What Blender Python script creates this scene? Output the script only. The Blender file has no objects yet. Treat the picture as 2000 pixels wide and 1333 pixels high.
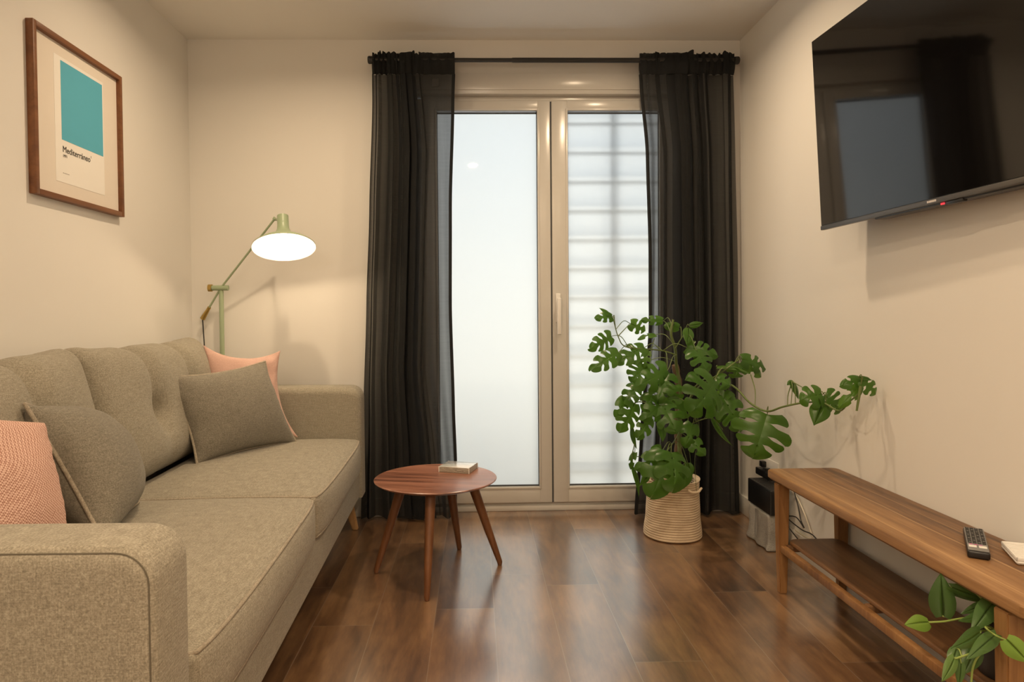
import bpy, bmesh, math, random
from mathutils import Vector, Matrix, noise
from math import sin, cos, pi, radians, sqrt, exp

sc = bpy.context.scene
col = sc.collection
random.seed(7)

# ------------------------------------------------------------------ room dimensions (metres)
XL, XR, YB, ZC, YR = -1.486, 1.410, 3.579, 2.506, -2.6
DOOR_X0, DOOR_X1, DOOR_Z = -0.335, 1.115, 2.40

# ------------------------------------------------------------------ camera
cam_d = bpy.data.cameras.new('camera')
cam = bpy.data.objects.new('camera', cam_d); col.objects.link(cam)
Rv = Vector((0.99963527, -0.0257092, -0.00826781)); Uv = Vector((0.00881415, 0.02121051, 0.99973618)); Fv = Vector((0.02552705, 0.99944442, -0.02142938))
m = Matrix((Rv, Uv, -Fv)).transposed().to_4x4()
m.translation = Vector((0, 0, 1.07))
cam.matrix_world = m
cam_d.sensor_width = 36.0
cam_d.lens = 1320.57 / 2000 * 36.0
cam_d.shift_x = 36.0 / 2000
cam_d.shift_y = -25.4 / 2000
cam_d.clip_start = 0.02
sc.camera = cam

# ------------------------------------------------------------------ world, view
w = bpy.data.worlds.new('world'); sc.world = w; w.use_nodes = True
w.node_tree.nodes['Background'].inputs[0].default_value = (0.75, 0.86, 1.0, 1)
w.node_tree.nodes['Background'].inputs[1].default_value = 1.0
sc.view_settings.view_transform = 'Standard'
sc.view_settings.look = 'None'
sc.view_settings.exposure = 0.0
sc.view_settings.gamma = 1.0
sc.view_settings.use_curve_mapping = False
sc.cycles.use_denoising = True
sc.cycles.max_bounces = 10
sc.cycles.diffuse_bounces = 5
sc.cycles.glossy_bounces = 4
sc.cycles.transmission_bounces = 6
sc.cycles.transparent_max_bounces = 24
sc.cycles.sample_clamp_indirect = 6.0
sc.cycles.caustics_reflective = False
sc.cycles.caustics_refractive = False
sc.cycles.blur_glossy = 0.5

# ------------------------------------------------------------------ lights of the place, plus one added fill
WARM = (1.0, 0.745, 0.485)
def area(name, loc, target, size, size_y, power, color, shape='RECTANGLE', spread=180):
    d = bpy.data.lights.new(name, 'AREA'); d.shape = shape; d.size = size; d.size_y = size_y
    d.energy = power; d.color = color; d.spread = radians(spread)
    o = bpy.data.objects.new(name, d); col.objects.link(o); o.location = loc
    o.rotation_euler = (Vector(target) - Vector(loc)).to_track_quat('-Z', 'Y').to_euler()
    return o
# daylight reaching the frosted door from the patio
area('daylight_high', (0.3, 5.5, 2.5), (0.4, 3.7, 1.2), 1.6, 0.9, 57, (0.92, 0.96, 0.97))
area('daylight_low', (0.5, 4.7, 0.75), (0.4, 3.7, 0.9), 2.6, 1.3, 31, (1.0, 0.88, 0.66))
# recessed ceiling downlights: (x, y, watts)
DOWN = [(-0.72, 2.66, 11.3), (0.70, 2.80, 11), (-0.02, 0.74, 15), (0.66, 0.60, 14), (-0.72, -1.1, 13), (0.72, -1.1, 13)]
for i, (x, y, e) in enumerate(DOWN):
    area('downlight_lamp', (x, y, ZC - 0.006), (x, y, 0), 0.075, 0.075, e, WARM, 'DISK', 160)

pl = bpy.data.lights.new('added_fill_light', 'POINT'); pl.energy = 30; pl.color = (1.0, 0.80, 0.60); pl.shadow_soft_size = 0.14  # added fill from behind the camera, brightens ceiling and walls
po = bpy.data.objects.new('added_fill_light', pl); col.objects.link(po); po.location = (-0.80, -1.3, 2.05)

# ------------------------------------------------------------------ helpers
def link(name, me, mat=None, parent=None, smooth=35):
    me.name = name
    o = bpy.data.objects.new(name, me); col.objects.link(o)
    if mat is not None:
        if isinstance(mat, (list, tuple)):
            for k in mat: me.materials.append(k)
        else: me.materials.append(mat)
    if parent: o.parent = parent
    if smooth:
        me.polygons.foreach_set('use_smooth', [True] * len(me.polygons))
        me.set_sharp_from_angle(angle=radians(smooth))
    return o

def obj(name, bm, mat=None, parent=None, smooth=35):
    bmesh.ops.recalc_face_normals(bm, faces=bm.faces)
    me = bpy.data.meshes.new(name); bm.to_mesh(me); bm.free()
    return link(name, me, mat, parent, smooth)

def thing(name, label, cat, loc=(0, 0, 0), rz=0, group=None):
    o = bpy.data.objects.new(name, None); col.objects.link(o); o.empty_display_size = 0.05
    o.location = loc; o.rotation_euler = (0, 0, rz)
    tag(o, label, cat, group)
    return o

def tag(o, label, cat, group=None):
    o['label'] = label; o['category'] = cat
    if group: o['group'] = group
    return o

def struct(o):
    o['kind'] = 'structure'; return o

def box(bm, x0, x1, y0, y1, z0, z1, bev=0, seg=2, mi=0, mat=None):
    vs = [bm.verts.new((x, y, z)) for x in (x0, x1) for y in (y0, y1) for z in (z0, z1)]
    fs = [bm.faces.new([vs[i] for i in f]) for f in ((0, 1, 3, 2), (4, 6, 7, 5), (0, 4, 5, 1), (2, 3, 7, 6), (0, 2, 6, 4), (1, 5, 7, 3))]
    for f in fs: f.material_index = mi
    if mat is not None:
        for v in vs: v.co = mat @ v.co
    if bev:
        es = list({e for f in fs for e in f.edges})
        r = bmesh.ops.bevel(bm, geom=es, offset=bev, segments=seg, profile=0.5, affect='EDGES')
        for f in r['faces']: f.material_index = mi
    return vs

def frames(pts):
    n = len(pts); T = []
    for i in range(n):
        a = pts[max(i - 1, 0)]; b = pts[min(i + 1, n - 1)]
        t = (b - a); T.append(t.normalized() if t.length > 1e-9 else Vector((0, 0, 1)))
    up = Vector((0, 0, 1)) if abs(T[0].z) < 0.9 else Vector((1, 0, 0))
    N = [(up - T[0] * up.dot(T[0])).normalized()]
    for i in range(1, n):
        v = N[-1] - T[i] * N[-1].dot(T[i])
        N.append(v.normalized() if v.length > 1e-6 else N[-1])
    return T, N

def tube(bm, pts, r, seg=8, closed=False, caps=True, mi=0):
    pts = [Vector(p) for p in pts]
    if closed:
        pts = pts + [pts[0]]
    T, N = frames(pts)
    if closed:
        t = (pts[1] - pts[-2]).normalized(); T[0] = T[-1] = t; N[-1] = N[0]
    rings = []
    for i, p in enumerate(pts):
        rr = r[i] if isinstance(r, (list, tuple)) else r
        B = T[i].cross(N[i])
        if closed and i == len(pts) - 1: rings.append(rings[0]); break
        rings.append([bm.verts.new(p + (N[i] * cos(2 * pi * k / seg) + B * sin(2 * pi * k / seg)) * rr) for k in range(seg)])
    for a, b in zip(rings[:-1], rings[1:]):
        for k in range(seg):
            f = bm.faces.new((a[k], a[(k + 1) % seg], b[(k + 1) % seg], b[k])); f.material_index = mi
    if caps and not closed:
        for ring in (rings[0], rings[-1]):
            f = bm.faces.new(ring); f.material_index = mi

def smooth_path(pts, n=8):
    P = [Vector(p) for p in pts]; P = [P[0] * 2 - P[1]] + P + [P[-1] * 2 - P[-2]]
    out = []
    for i in range(1, len(P) - 2):
        for k in range(n):
            t = k / n; a, b, c, d = P[i - 1], P[i], P[i + 1], P[i + 2]
            out.append(0.5 * ((2 * b) + (c - a) * t + (2 * a - 5 * b + 4 * c - d) * t * t + (3 * b - a - 3 * c + d) * t ** 3))
    out.append(P[-2]); return out

def lathe(bm, prof, seg=32, M=None, mi=0, capb=False, capt=False):
    rings = []
    for r, z in prof:
        ring = []
        for k in range(seg):
            v = Vector((r * cos(2 * pi * k / seg), r * sin(2 * pi * k / seg), z))
            ring.append(bm.verts.new(M @ v if M else v))
        rings.append(ring)
    for a, b in zip(rings[:-1], rings[1:]):
        for k in range(seg):
            f = bm.faces.new((a[k], a[(k + 1) % seg], b[(k + 1) % seg], b[k])); f.material_index = mi
    if capb: bm.faces.new(rings[0]).material_index = mi
    if capt: bm.faces.new(rings[-1]).material_index = mi

def puffy(bm, c, h, r, n=(10, 10, 6), fn=None, e=4):
    """box with centre c, half sizes h, edge radius r, dense grid, displaced by fn(p, q): q in -1..1"""
    def samples(hh, nn):
        s = [-hh + r * (1 - cos(pi / 2 * i / e)) for i in range(e)]
        mid = [-hh + r + (2 * hh - 2 * r) * i / nn for i in range(nn + 1)]
        return s + mid + [-v for v in reversed(s)]
    S = [samples(h[i], n[i]) for i in range(3)]
    cache = {}
    def V(p):
        k = (round(p[0], 6), round(p[1], 6), round(p[2], 6))
        if k in cache: return cache[k]
        q = Vector([max(-(h[i] - r), min(h[i] - r, p[i])) for i in range(3)]); d = Vector(p) - q
        o = q + d.normalized() * r if d.length > 1e-9 else Vector(p)
        if fn: o = fn(o, Vector((o.x / h[0], o.y / h[1], o.z / h[2])))
        cache[k] = bm.verts.new(o + Vector(c)); return cache[k]
    for ax in range(3):
        a, b = [i for i in range(3) if i != ax]
        for s in (-1, 1):
            for i in range(len(S[a]) - 1):
                for j in range(len(S[b]) - 1):
                    q = []
                    for (ii, jj) in ((i, j), (i + 1, j), (i + 1, j + 1), (i, j + 1)):
                        p = [0, 0, 0]; p[ax] = s * h[ax]; p[a] = S[a][ii]; p[b] = S[b][jj]; q.append(V(p))
                    if len(set(q)) == 4:
                        try: bm.faces.new(q)
                        except ValueError: pass
                    elif len(set(q)) == 3:
                        u = []; [u.append(x) for x in q if x not in u]
                        try: bm.faces.new(u)
                        except ValueError: pass

# ------------------------------------------------------------------ materials
class NT:
    def __init__(s, name):
        s.m = bpy.data.materials.new(name); s.m.use_nodes = True; s.t = s.m.node_tree; s.t.nodes.clear()
        s.out = s.n('ShaderNodeOutputMaterial')
    def n(s, typ, **kw):
        x = s.t.nodes.new(typ)
        for k, v in kw.items():
            if k.startswith('i_'):
                key = k[2:]; key = int(key) if key.isdigit() else key.replace('_', ' ')
                s.set(x.inputs[key], v)
            else: setattr(x, k, v)
        return x
    def set(s, inp, v):
        if isinstance(v, bpy.types.NodeSocket): s.t.links.new(v, inp)
        elif isinstance(v, bpy.types.Node): s.t.links.new(v.outputs[0], inp)
        else:
            if isinstance(v, (tuple, list)) and len(v) == 3 and inp.type == 'RGBA': v = (*v, 1)
            inp.default_value = v
    def math(s, op, a, b=None, c=None):
        x = s.n('ShaderNodeMath', operation=op); s.set(x.inputs[0], a)
        if b is not None: s.set(x.inputs[1], b)
        if c is not None: s.set(x.inputs[2], c)
        return x.outputs[0]
    def mix(s, f, a, b, typ='MIX'):
        x = s.n('ShaderNodeMix', data_type='RGBA', blend_type=typ); s.set(x.inputs[0], f); s.set(x.inputs[6], a); s.set(x.inputs[7], b); return x.outputs[2]
    def ramp(s, f, stops):
        x = s.n('ShaderNodeValToRGB'); s.set(x.inputs[0], f); e = x.color_ramp.elements
        while len(e) < len(stops): e.new(0.5)
        for k, (p, c) in zip(e, stops): k.position = p; k.color = (*c, 1)
        return x.outputs[0]
    def coord(s, scale=(1, 1, 1), rot=(0, 0, 0), loc=(0, 0, 0), kind='Object'):
        tc = s.n('ShaderNodeTexCoord'); mp = s.n('ShaderNodeMapping'); s.set(mp.inputs[0], tc.outputs[kind])
        mp.inputs['Scale'].default_value = scale; mp.inputs['Rotation'].default_value = rot; mp.inputs['Location'].default_value = loc
        return mp.outputs[0]
    def noise(s, v, scale, detail=3, rough=0.5, dist=0):
        x = s.n('ShaderNodeTexNoise'); s.set(x.inputs['Vector'], v); x.inputs['Scale'].default_value = scale
        x.inputs['Detail'].default_value = detail; x.inputs['Roughness'].default_value = rough; x.inputs['Distortion'].default_value = dist
        return x.outputs['Fac']
    def bump(s, h, strength, dist=0.002):
        x = s.n('ShaderNodeBump'); x.inputs['Strength'].default_value = strength; x.inputs['Distance'].default_value = dist; s.set(x.inputs['Height'], h)
        return x.outputs[0]
    def bsdf(s, color, rough=0.5, normal=None, **kw):
        x = s.n('ShaderNodeBsdfPrincipled'); s.set(x.inputs['Base Color'], color); s.set(x.inputs['Roughness'], rough)
        if normal is not None: s.set(x.inputs['Normal'], normal)
        for k, v in kw.items(): s.set(x.inputs[k.replace('_', ' ')], v)
        s.t.links.new(x.outputs[0], s.out.inputs[0]); return x
def plain(name, c, rough=0.5, **kw):
    t = NT(name); n = t.noise(t.coord(), 40, 2)
    t.bsdf(t.mix(t.math('MULTIPLY', n, 0.12), c, tuple(k * 0.8 for k in c)), rough, **kw); return t.m

def mat_wall(name, c):
    t = NT(name); v = t.coord()
    n = t.noise(v, 2.2, 3); f = t.noise(v, 160, 2)
    t.bsdf(t.mix(n, c, tuple(k * 0.95 for k in c)), 0.85, t.bump(f, 0.08, 0.001), Specular_IOR_Level=0.25); return t.m
M_WALL = mat_wall('wall_paint', (0.80, 0.785, 0.745))
M_CEIL = mat_wall('ceiling_paint', (0.86, 0.85, 0.82))

def mat_floor():
    t = NT('plank_floor'); tc = t.n('ShaderNodeTexCoord'); sx = t.n('ShaderNodeSeparateXYZ'); t.set(sx.inputs[0], tc.outputs['Object'])
    X, Y = sx.outputs[0], sx.outputs[1]
    u = t.math('DIVIDE', t.math('ADD', X, 10.2377 + 0.0), 0.2095)
    u = t.math('ADD', u, -0.13)
    row = t.math('FLOOR', u); fu = t.math('FRACT', u)
    wn = t.n('ShaderNodeTexWhiteNoise', noise_dimensions='1D'); t.set(wn.inputs['W'], row)
    v = t.math('ADD', t.math('DIVIDE', Y, 1.28), t.math('MULTIPLY', wn.outputs[0], 7.3))
    cl = t.math('FLOOR', v); fv = t.math('FRACT', v)
    wid = t.n('ShaderNodeTexWhiteNoise', noise_dimensions='2D'); cb = t.n('ShaderNodeCombineXYZ'); t.set(cb.inputs[0], row); t.set(cb.inputs[1], cl); t.set(wid.inputs['Vector'], cb.outputs[0])
    idv = wid.outputs[0]
    # grain coordinates, each plank shifted
    g = t.n('ShaderNodeCombineXYZ'); t.set(g.inputs[0], t.math('ADD', t.math('MULTIPLY', X, 6.0), t.math('MULTIPLY', idv, 31.0))); t.set(g.inputs[1], t.math('MULTIPLY', Y, 0.9)); t.set(g.inputs[2], t.math('MULTIPLY', idv, 17.0))
    n1 = t.noise(g.outputs[0], 1.6, 5, 0.6, 0.8)
    n2 = t.noise(g.outputs[0], 9.0, 4, 0.7, 0.3)
    g3 = t.n('ShaderNodeCombineXYZ'); t.set(g3.inputs[0], t.math('ADD', t.math('MULTIPLY', X, 2.2), t.math('MULTIPLY', idv, 9.0))); t.set(g3.inputs[1], Y); 
    n3 = t.noise(g3.outputs[0], 2.6, 3, 0.55, 0.6)
    g4 = t.n('ShaderNodeCombineXYZ'); t.set(g4.inputs[0], t.math('MULTIPLY', X, 30.0)); t.set(g4.inputs[1], t.math('MULTIPLY', Y, 1.5)); t.set(g4.inputs[2], idv)
    n4 = t.noise(g4.outputs[0], 3.0, 3, 0.7)
    k = t.math('ADD', t.math('MULTIPLY', n1, 0.50), t.math('MULTIPLY', n2, 0.25)); k = t.math('ADD', k, t.math('MULTIPLY', n3, 0.45)); k = t.math('ADD', k, t.math('MULTIPLY', t.math('SUBTRACT', idv, 0.5), 0.09))
    c = t.ramp(k, [(0.40, (0.048, 0.024, 0.013)), (0.52, (0.125, 0.062, 0.029)), (0.62, (0.215, 0.112, 0.050)), (0.77, (0.35, 0.200, 0.092))])
    c = t.mix(t.math('MULTIPLY', n4, 0.22), c, (0.05, 0.025, 0.014))
    # seams
    du = t.math('MULTIPLY', t.math('MINIMUM', fu, t.math('SUBTRACT', 1, fu)), 0.2095)
    dv = t.math('MULTIPLY', t.math('MINIMUM', fv, t.math('SUBTRACT', 1, fv)), 1.28)
    d = t.math('MINIMUM', du, dv); seam = t.math('LESS_THAN', d, 0.0012)
    c = t.mix(t.math('MULTIPLY', seam, 0.6), c, (0.30, 0.24, 0.18))
    h = t.math('ADD', t.math('MULTIPLY', n2, 0.1), t.math('MULTIPLY', t.math('SMOOTHSTEP' if False else 'MINIMUM', t.math('MULTIPLY', d, 400), 1.0), 0.6))
    rough = t.math('ADD', 0.30, t.math('MULTIPLY', n2, 0.16))
    t.bsdf(c, rough, t.bump(h, 0.06, 0.0005), Specular_IOR_Level=0.8, Coat_Weight=1.0, Coat_IOR=3.2, Coat_Roughness=0.22); return t.m
M_FLOOR = mat_floor()

def mat_fabric(name, c1, c2, c3, sc_=1.0, bump=0.5, rough=0.92, slub=0.5):
    t = NT(name); v = t.coord()
    a = t.noise(v, 300 * sc_, 2, 0.6); 
    b1 = t.noise(t.coord(scale=(1, 1, 0.08)), 430 * sc_, 1); b2 = t.noise(t.coord(scale=(0.08, 0.08, 1)), 430 * sc_, 1); b3 = t.noise(t.coord(scale=(1, 0.08, 1)), 430 * sc_, 1)
    wv = t.math('ADD', t.math('ADD', b1, b2), b3); wv = t.math('DIVIDE', wv, 3)
    k = t.math('ADD', t.math('MULTIPLY', a, 1 - slub), t.math('MULTIPLY', wv, slub))
    big = t.noise(v, 5, 2)
    c = t.ramp(k, [(0.36, c1), (0.5, c2), (0.64, c3)])
    c = t.mix(t.math('MULTIPLY', big, 0.15), c, tuple(x * 0.8 for x in c2))
    t.bsdf(c, rough, t.bump(k, bump, 0.0015), Specular_IOR_Level=0.15, Sheen_Weight=0.12, Sheen_Roughness=0.6); return t.m
M_SOFA = mat_fabric('sofa_tweed', (0.19, 0.172, 0.132), (0.30, 0.274, 0.215), (0.43, 0.398, 0.322))
M_PILLOW_GREY = mat_fabric('cushion_tweed', (0.125, 0.113, 0.088), (0.205, 0.188, 0.150), (0.30, 0.278, 0.228))
M_PINK = mat_fabric('pink_cotton', (0.52, 0.335, 0.28), (0.60, 0.39, 0.33), (0.68, 0.46, 0.39), 1.2, 0.12, 0.75)
def mat_pinkweave():
    t = NT('pink_basketweave'); v = t.coord(rot=(0.0, 0.0, 0.0))
    w1 = t.n('ShaderNodeTexChecker'); t.set(w1.inputs['Vector'], v); w1.inputs['Scale'].default_value = 270
    nz = t.noise(v, 300, 2)
    k = t.math('ADD', t.math('MULTIPLY', w1.outputs['Fac'], 0.55), t.math('MULTIPLY', nz, 0.45))
    c = t.ramp(k, [(0.15, (0.36, 0.18, 0.13)), (0.5, (0.60, 0.37, 0.30)), (0.85, (0.82, 0.60, 0.52))])
    t.bsdf(c, 0.9, t.bump(k, 0.5, 0.002), Specular_IOR_Level=0.15); return t.m
M_PINKW = mat_pinkweave()
M_PIPE = mat_fabric('piping_tweed', (0.22, 0.19, 0.145), (0.33, 0.29, 0.225), (0.45, 0.40, 0.32))

def mat_wood(name, stops, axis='Y', scale=1.0, rough=0.4, streak=(), bump=0.1, spec=0.4, along=0.06):
    t = NT(name)
    s = [1, 1, 1]; s['XYZ'.index(axis)] = along
    v = t.coord(scale=tuple(x * scale for x in s))
    n0 = t.noise(v, 5, 4, 0.55, 1.2); n1 = t.noise(v, 26, 4, 0.65, 0.4); n2 = t.noise(v, 110, 2, 0.6)
    k = t.math('ADD', t.math('MULTIPLY', n0, 0.55), t.math('MULTIPLY', n1, 0.33)); k = t.math('ADD', k, t.math('MULTIPLY', n2, 0.12))
    c = t.ramp(k, stops)
    for (pos, width, colr) in streak:      # pale glue lines / sapwood strips that run along the board
        tc = t.n('ShaderNodeTexCoord'); sx = t.n('ShaderNodeSeparateXYZ'); t.set(sx.inputs[0], tc.outputs['Object'])
        xx = t.math('ADD', sx.outputs[0], t.math('MULTIPLY', t.math('SUBTRACT', t.noise(t.coord(scale=(0, 1, 0)), 2.0, 1), 0.5), 0.02))
        d = t.math('ABSOLUTE', t.math('SUBTRACT', xx, pos)); f = t.math('SUBTRACT', 1, t.math('MINIMUM', t.math('DIVIDE', d, width), 1))
        c = t.mix(t.math('MULTIPLY', f, 0.75), c, colr)
    t.bsdf(c, t.math('ADD', rough, t.math('MULTIPLY', n1, 0.12)), t.bump(k, bump, 0.001), Specular_IOR_Level=spec); return t.m
ACA = [(0.38, (0.075, 0.034, 0.014)), (0.46, (0.17, 0.084, 0.036)), (0.54, (0.27, 0.145, 0.062)), (0.64, (0.40, 0.235, 0.11))]
M_ACA = mat_wood('acacia_top', ACA, 'Y', 1.0, 0.38, [(1.175, 0.0035, (0.52, 0.33, 0.16)), (1.268, 0.0045, (0.50, 0.32, 0.16)), (1.335, 0.003, (0.42, 0.26, 0.12))])
M_ACA_SHELF = mat_wood('acacia_shelf', [(0.36, (0.075, 0.035, 0.015)), (0.46, (0.15, 0.074, 0.032)), (0.55, (0.22, 0.115, 0.050)), (0.66, (0.31, 0.18, 0.085))], 'Y', 1.2, 0.42)
M_ACA_LEG = mat_wood('acacia_leg', [(0.36, (0.15, 0.068, 0.024)), (0.5, (0.27, 0.135, 0.050)), (0.66, (0.38, 0.21, 0.085))], 'Z', 1.5, 0.4)
M_TABLE = mat_wood('walnut_table_top', [(0.38, (0.10, 0.040, 0.026)), (0.45, (0.25, 0.108, 0.068)), (0.54, (0.36, 0.165, 0.108)), (0.64, (0.48, 0.25, 0.17))], 'X', 1.3, 0.24, spec=0.9)
M_TLEG = mat_wood('walnut_leg', [(0.33, (0.095, 0.038, 0.016)), (0.5, (0.17, 0.070, 0.028)), (0.68, (0.25, 0.11, 0.045))], 'Z', 1.5, 0.38)
M_OAK = mat_wood('light_wood_leg', [(0.33, (0.42, 0.25, 0.11)), (0.6, (0.58, 0.37, 0.18))], 'Z', 1.5, 0.45)
M_FRAME = mat_wood('picture_frame_wood', [(0.33, (0.12, 0.045, 0.018)), (0.6, (0.24, 0.10, 0.04))], 'Y', 1.5, 0.4)

M_PVC = plain('white_pvc', (0.62, 0.61, 0.58), 0.22, Specular_IOR_Level=0.5)
M_TRIM = plain('white_trim_paint', (0.80, 0.79, 0.74), 0.4)
M_BLACK = plain('black_metal', (0.012, 0.011, 0.010), 0.45)
M_BLACKP = plain('black_plastic', (0.010, 0.010, 0.011), 0.35)
M_RUBBER = plain('dark_gasket', (0.05, 0.055, 0.06), 0.6)
M_GREEN = plain('sage_lacquer', (0.34, 0.42, 0.27), 0.38)
M_BRASS = plain('brass', (0.48, 0.33, 0.10), 0.35, Metallic=0.85)
M_WHITEIN = plain('white_enamel', (0.88, 0.87, 0.83), 0.5)
M_GREYP = plain('grey_plastic', (0.20, 0.20, 0.195), 0.4)
M_SILV = plain('dark_silver_trim', (0.10, 0.095, 0.09), 0.35, Metallic=0.4)
M_WHITEP = plain('white_plastic', (0.80, 0.79, 0.76), 0.4)
M_CABLEW = plain('white_cable', (0.75, 0.70, 0.58), 0.5)
M_SOIL = plain('dark_soil', (0.035, 0.022, 0.014), 0.95)
M_STEM = plain('green_stem', (0.12, 0.17, 0.045), 0.5)
M_STEM2 = plain('pale_green_stem', (0.25, 0.34, 0.08), 0.5)
M_BARK = plain('brown_stem', (0.14, 0.085, 0.045), 0.8)

def mat_emit(name, c, s):
    t = NT(name); e = t.n('ShaderNodeEmission', i_Color=(*c, 1), i_Strength=s); t.t.links.new(e.outputs[0], t.out.inputs[0]); return t.m

def mat_frost():
    t = NT('frosted_glass')
    tr = t.n('ShaderNodeBsdfTranslucent', i_Color=(0.93, 0.94, 0.93, 1)); gl = t.n('ShaderNodeBsdfGlossy', i_Color=(1, 1, 1, 1), i_Roughness=0.03)
    fr = t.n('ShaderNodeFresnel', i_IOR=1.45); mx = t.n('ShaderNodeMixShader')
    t.set(mx.inputs[0], fr.outputs[0]); t.set(mx.inputs[1], tr.outputs[0]); t.set(mx.inputs[2], gl.outputs[0]); t.t.links.new(mx.outputs[0], t.out.inputs[0]); return t.m
M_FROST = mat_frost()

def mat_sheer(name, c, a0):
    """thin woven cloth: gaps between threads let light straight through, fewer at a slant"""
    t = NT(name); geo = t.n('ShaderNodeNewGeometry'); vm = t.n('ShaderNodeVectorMath', operation='DOT_PRODUCT'); t.set(vm.inputs[0], geo.outputs['Normal']); t.set(vm.inputs[1], geo.outputs['Incoming'])
    cs = t.math('MAXIMUM', t.math('ABSOLUTE', vm.outputs['Value']), 0.12)
    v = t.coord(); wz = t.noise(t.coord(scale=(1, 1, 0.03)), 240, 2); wx = t.noise(t.coord(scale=(0.05, 0.05, 1)), 260, 2)
    den = t.math('ADD', 0.85, t.math('MULTIPLY', t.math('ADD', wz, wx), 0.15))
    gap = t.math('POWER', 1 - a0, t.math('DIVIDE', den, cs))
    d = t.n('ShaderNodeBsdfDiffuse', i_Color=(*c, 1)); tl = t.n('ShaderNodeBsdfTranslucent', i_Color=(*c, 1)); tp = t.n('ShaderNodeBsdfTransparent')
    m1 = t.n('ShaderNodeMixShader', i_0=0.45); t.set(m1.inputs[1], d.outputs[0]); t.set(m1.inputs[2], tl.outputs[0])
    m2 = t.n('ShaderNodeMixShader'); t.set(m2.inputs[0], gap); t.set(m2.inputs[1], m1.outputs[0]); t.set(m2.inputs[2], tp.outputs[0])
    t.t.links.new(m2.outputs[0], t.out.inputs[0]); return t.m
M_HEADER = mat_sheer('sheer_charcoal_header', (0.045, 0.047, 0.048), 0.90)
M_CURTAIN = mat_sheer('sheer_charcoal_curtain', (0.045, 0.047, 0.048), 0.765)

def mat_leaf(name, c1, c2, under, trans=0.3):
    t = NT(name); v = t.coord(); n = t.noise(v, 9, 3); geo = t.n('ShaderNodeNewGeometry')
    at = t.n('ShaderNodeVertexColor', layer_name='tone')
    c = t.mix(n, c1, c2); c = t.mix(t.math('MULTIPLY', at.outputs['Color'], 1.0), c, under)
    b = t.n('ShaderNodeBsdfPrincipled'); t.set(b.inputs['Base Color'], c); b.inputs['Roughness'].default_value = 0.30; b.inputs['Specular IOR Level'].default_value = 0.45
    t.set(b.inputs['Normal'], t.bump(t.noise(v, 60, 2), 0.15, 0.002))
    tl = t.n('ShaderNodeBsdfTranslucent'); t.set(tl.inputs[0], t.mix(0.5, c, (0.30, 0.55, 0.05)))
    m1 = t.n('ShaderNodeMixShader', i_0=trans); t.set(m1.inputs[1], b.outputs[0]); t.set(m1.inputs[2], tl.outputs[0]); t.t.links.new(m1.outputs[0], t.out.inputs[0]); return t.m
M_LEAF = mat_leaf('split_leaf_green', (0.026, 0.085, 0.010), (0.060, 0.155, 0.018), (0.15, 0.31, 0.035))
M_HEART = mat_leaf('heart_leaf_green', (0.050, 0.115, 0.040), (0.10, 0.19, 0.060), (0.22, 0.38, 0.06))

# ------------------------------------------------------------------ the room
bm = bmesh.new(); box(bm, XL - 0.1, XR + 0.1, YR - 0.1, YB + 0.22, -0.1, 0); struct(obj('floor', bm, M_FLOOR, smooth=0))
bm = bmesh.new(); box(bm, XL - 0.1, XR + 0.1, YR - 0.1, YB + 0.22, ZC, ZC + 0.1)
struct(obj('ceiling', bm, M_CEIL, smooth=0))
bm = bmesh.new(); box(bm, XL - 0.12, XL, YR, YB, 0, ZC); struct(obj('wall_left', bm, M_WALL, smooth=0))
bm = bmesh.new(); box(bm, XR, XR + 0.12, YR, YB, 0, ZC); struct(obj('wall_right', bm, M_WALL, smooth=0))
bm = bmesh.new(); box(bm, XL - 0.12, XR + 0.12, YR - 0.12, YR, 0, ZC); struct(obj('wall_rear', bm, M_WALL, smooth=0))
bm = bmesh.new()
box(bm, XL - 0.12, DOOR_X0, YB, YB + 0.22, 0, ZC); box(bm, DOOR_X1, XR + 0.12, YB, YB + 0.22, 0, ZC); box(bm, DOOR_X0, DOOR_X1, YB, YB + 0.22, DOOR_Z, ZC)
struct(obj('wall_back', bm, M_WALL, smooth=0))
def baseboard(name, x0, x1, y0, y1):
    bm = bmesh.new(); box(bm, x0, x1, y0, y1, 0, 0.098, 0.004, 2); struct(obj(name, bm, M_TRIM))
baseboard('baseboard_right', XR - 0.014, XR, YR, YB); baseboard('baseboard_left', XL, XL + 0.014, YR, YB)
baseboard('baseboard_back', XL + 0.014, DOOR_X0, YB - 0.014, YB); baseboard('baseboard_back_corner', DOOR_X1, XR - 0.014, YB - 0.014, YB)

# holder and cord made up to carry the fill light, unseen behind the camera
t = thing('added_fill_lamp', 'added fill lamp on a cord in the unseen rear of the room behind the viewer', 'ceiling light', (-0.80, -1.3, 2.05))
bm = bmesh.new(); lathe(bm, [(0.05, 0.155), (0.05, 0.135), (0.02, 0.16), (0.02, 0.19)], 24); obj('fill_lamp_holder', bm, M_BLACK, t)
bm = bmesh.new(); tube(bm, [(0, 0, 0.18), (0, 0, ZC - 2.05)], 0.004, 8); obj('cord', bm, M_BLACK, t)

# recessed downlights in the ceiling
for i, (x, y, e) in enumerate(DOWN):
    L_ = ['round white recessed ceiling downlight above the sofa by the lamp', 'round white recessed ceiling downlight above the gap between table and plant', 'round white recessed ceiling downlight above the middle of the floor near the viewer', 'round white recessed ceiling downlight above the near end of the bench', 'round white recessed ceiling downlight at the rear on the sofa side', 'round white recessed ceiling downlight at the rear on the television side'][i]
    t = thing('ceiling_downlight', L_, 'ceiling light', (x, y, ZC), 0, 'recessed downlights in the ceiling')
    bm = bmesh.new(); lathe(bm, [(0.040, -0.0005), (0.041, -0.006), (0.050, -0.007), (0.056, -0.0005)], 28); obj('trim_ring', bm, M_WHITEIN, t)

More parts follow.
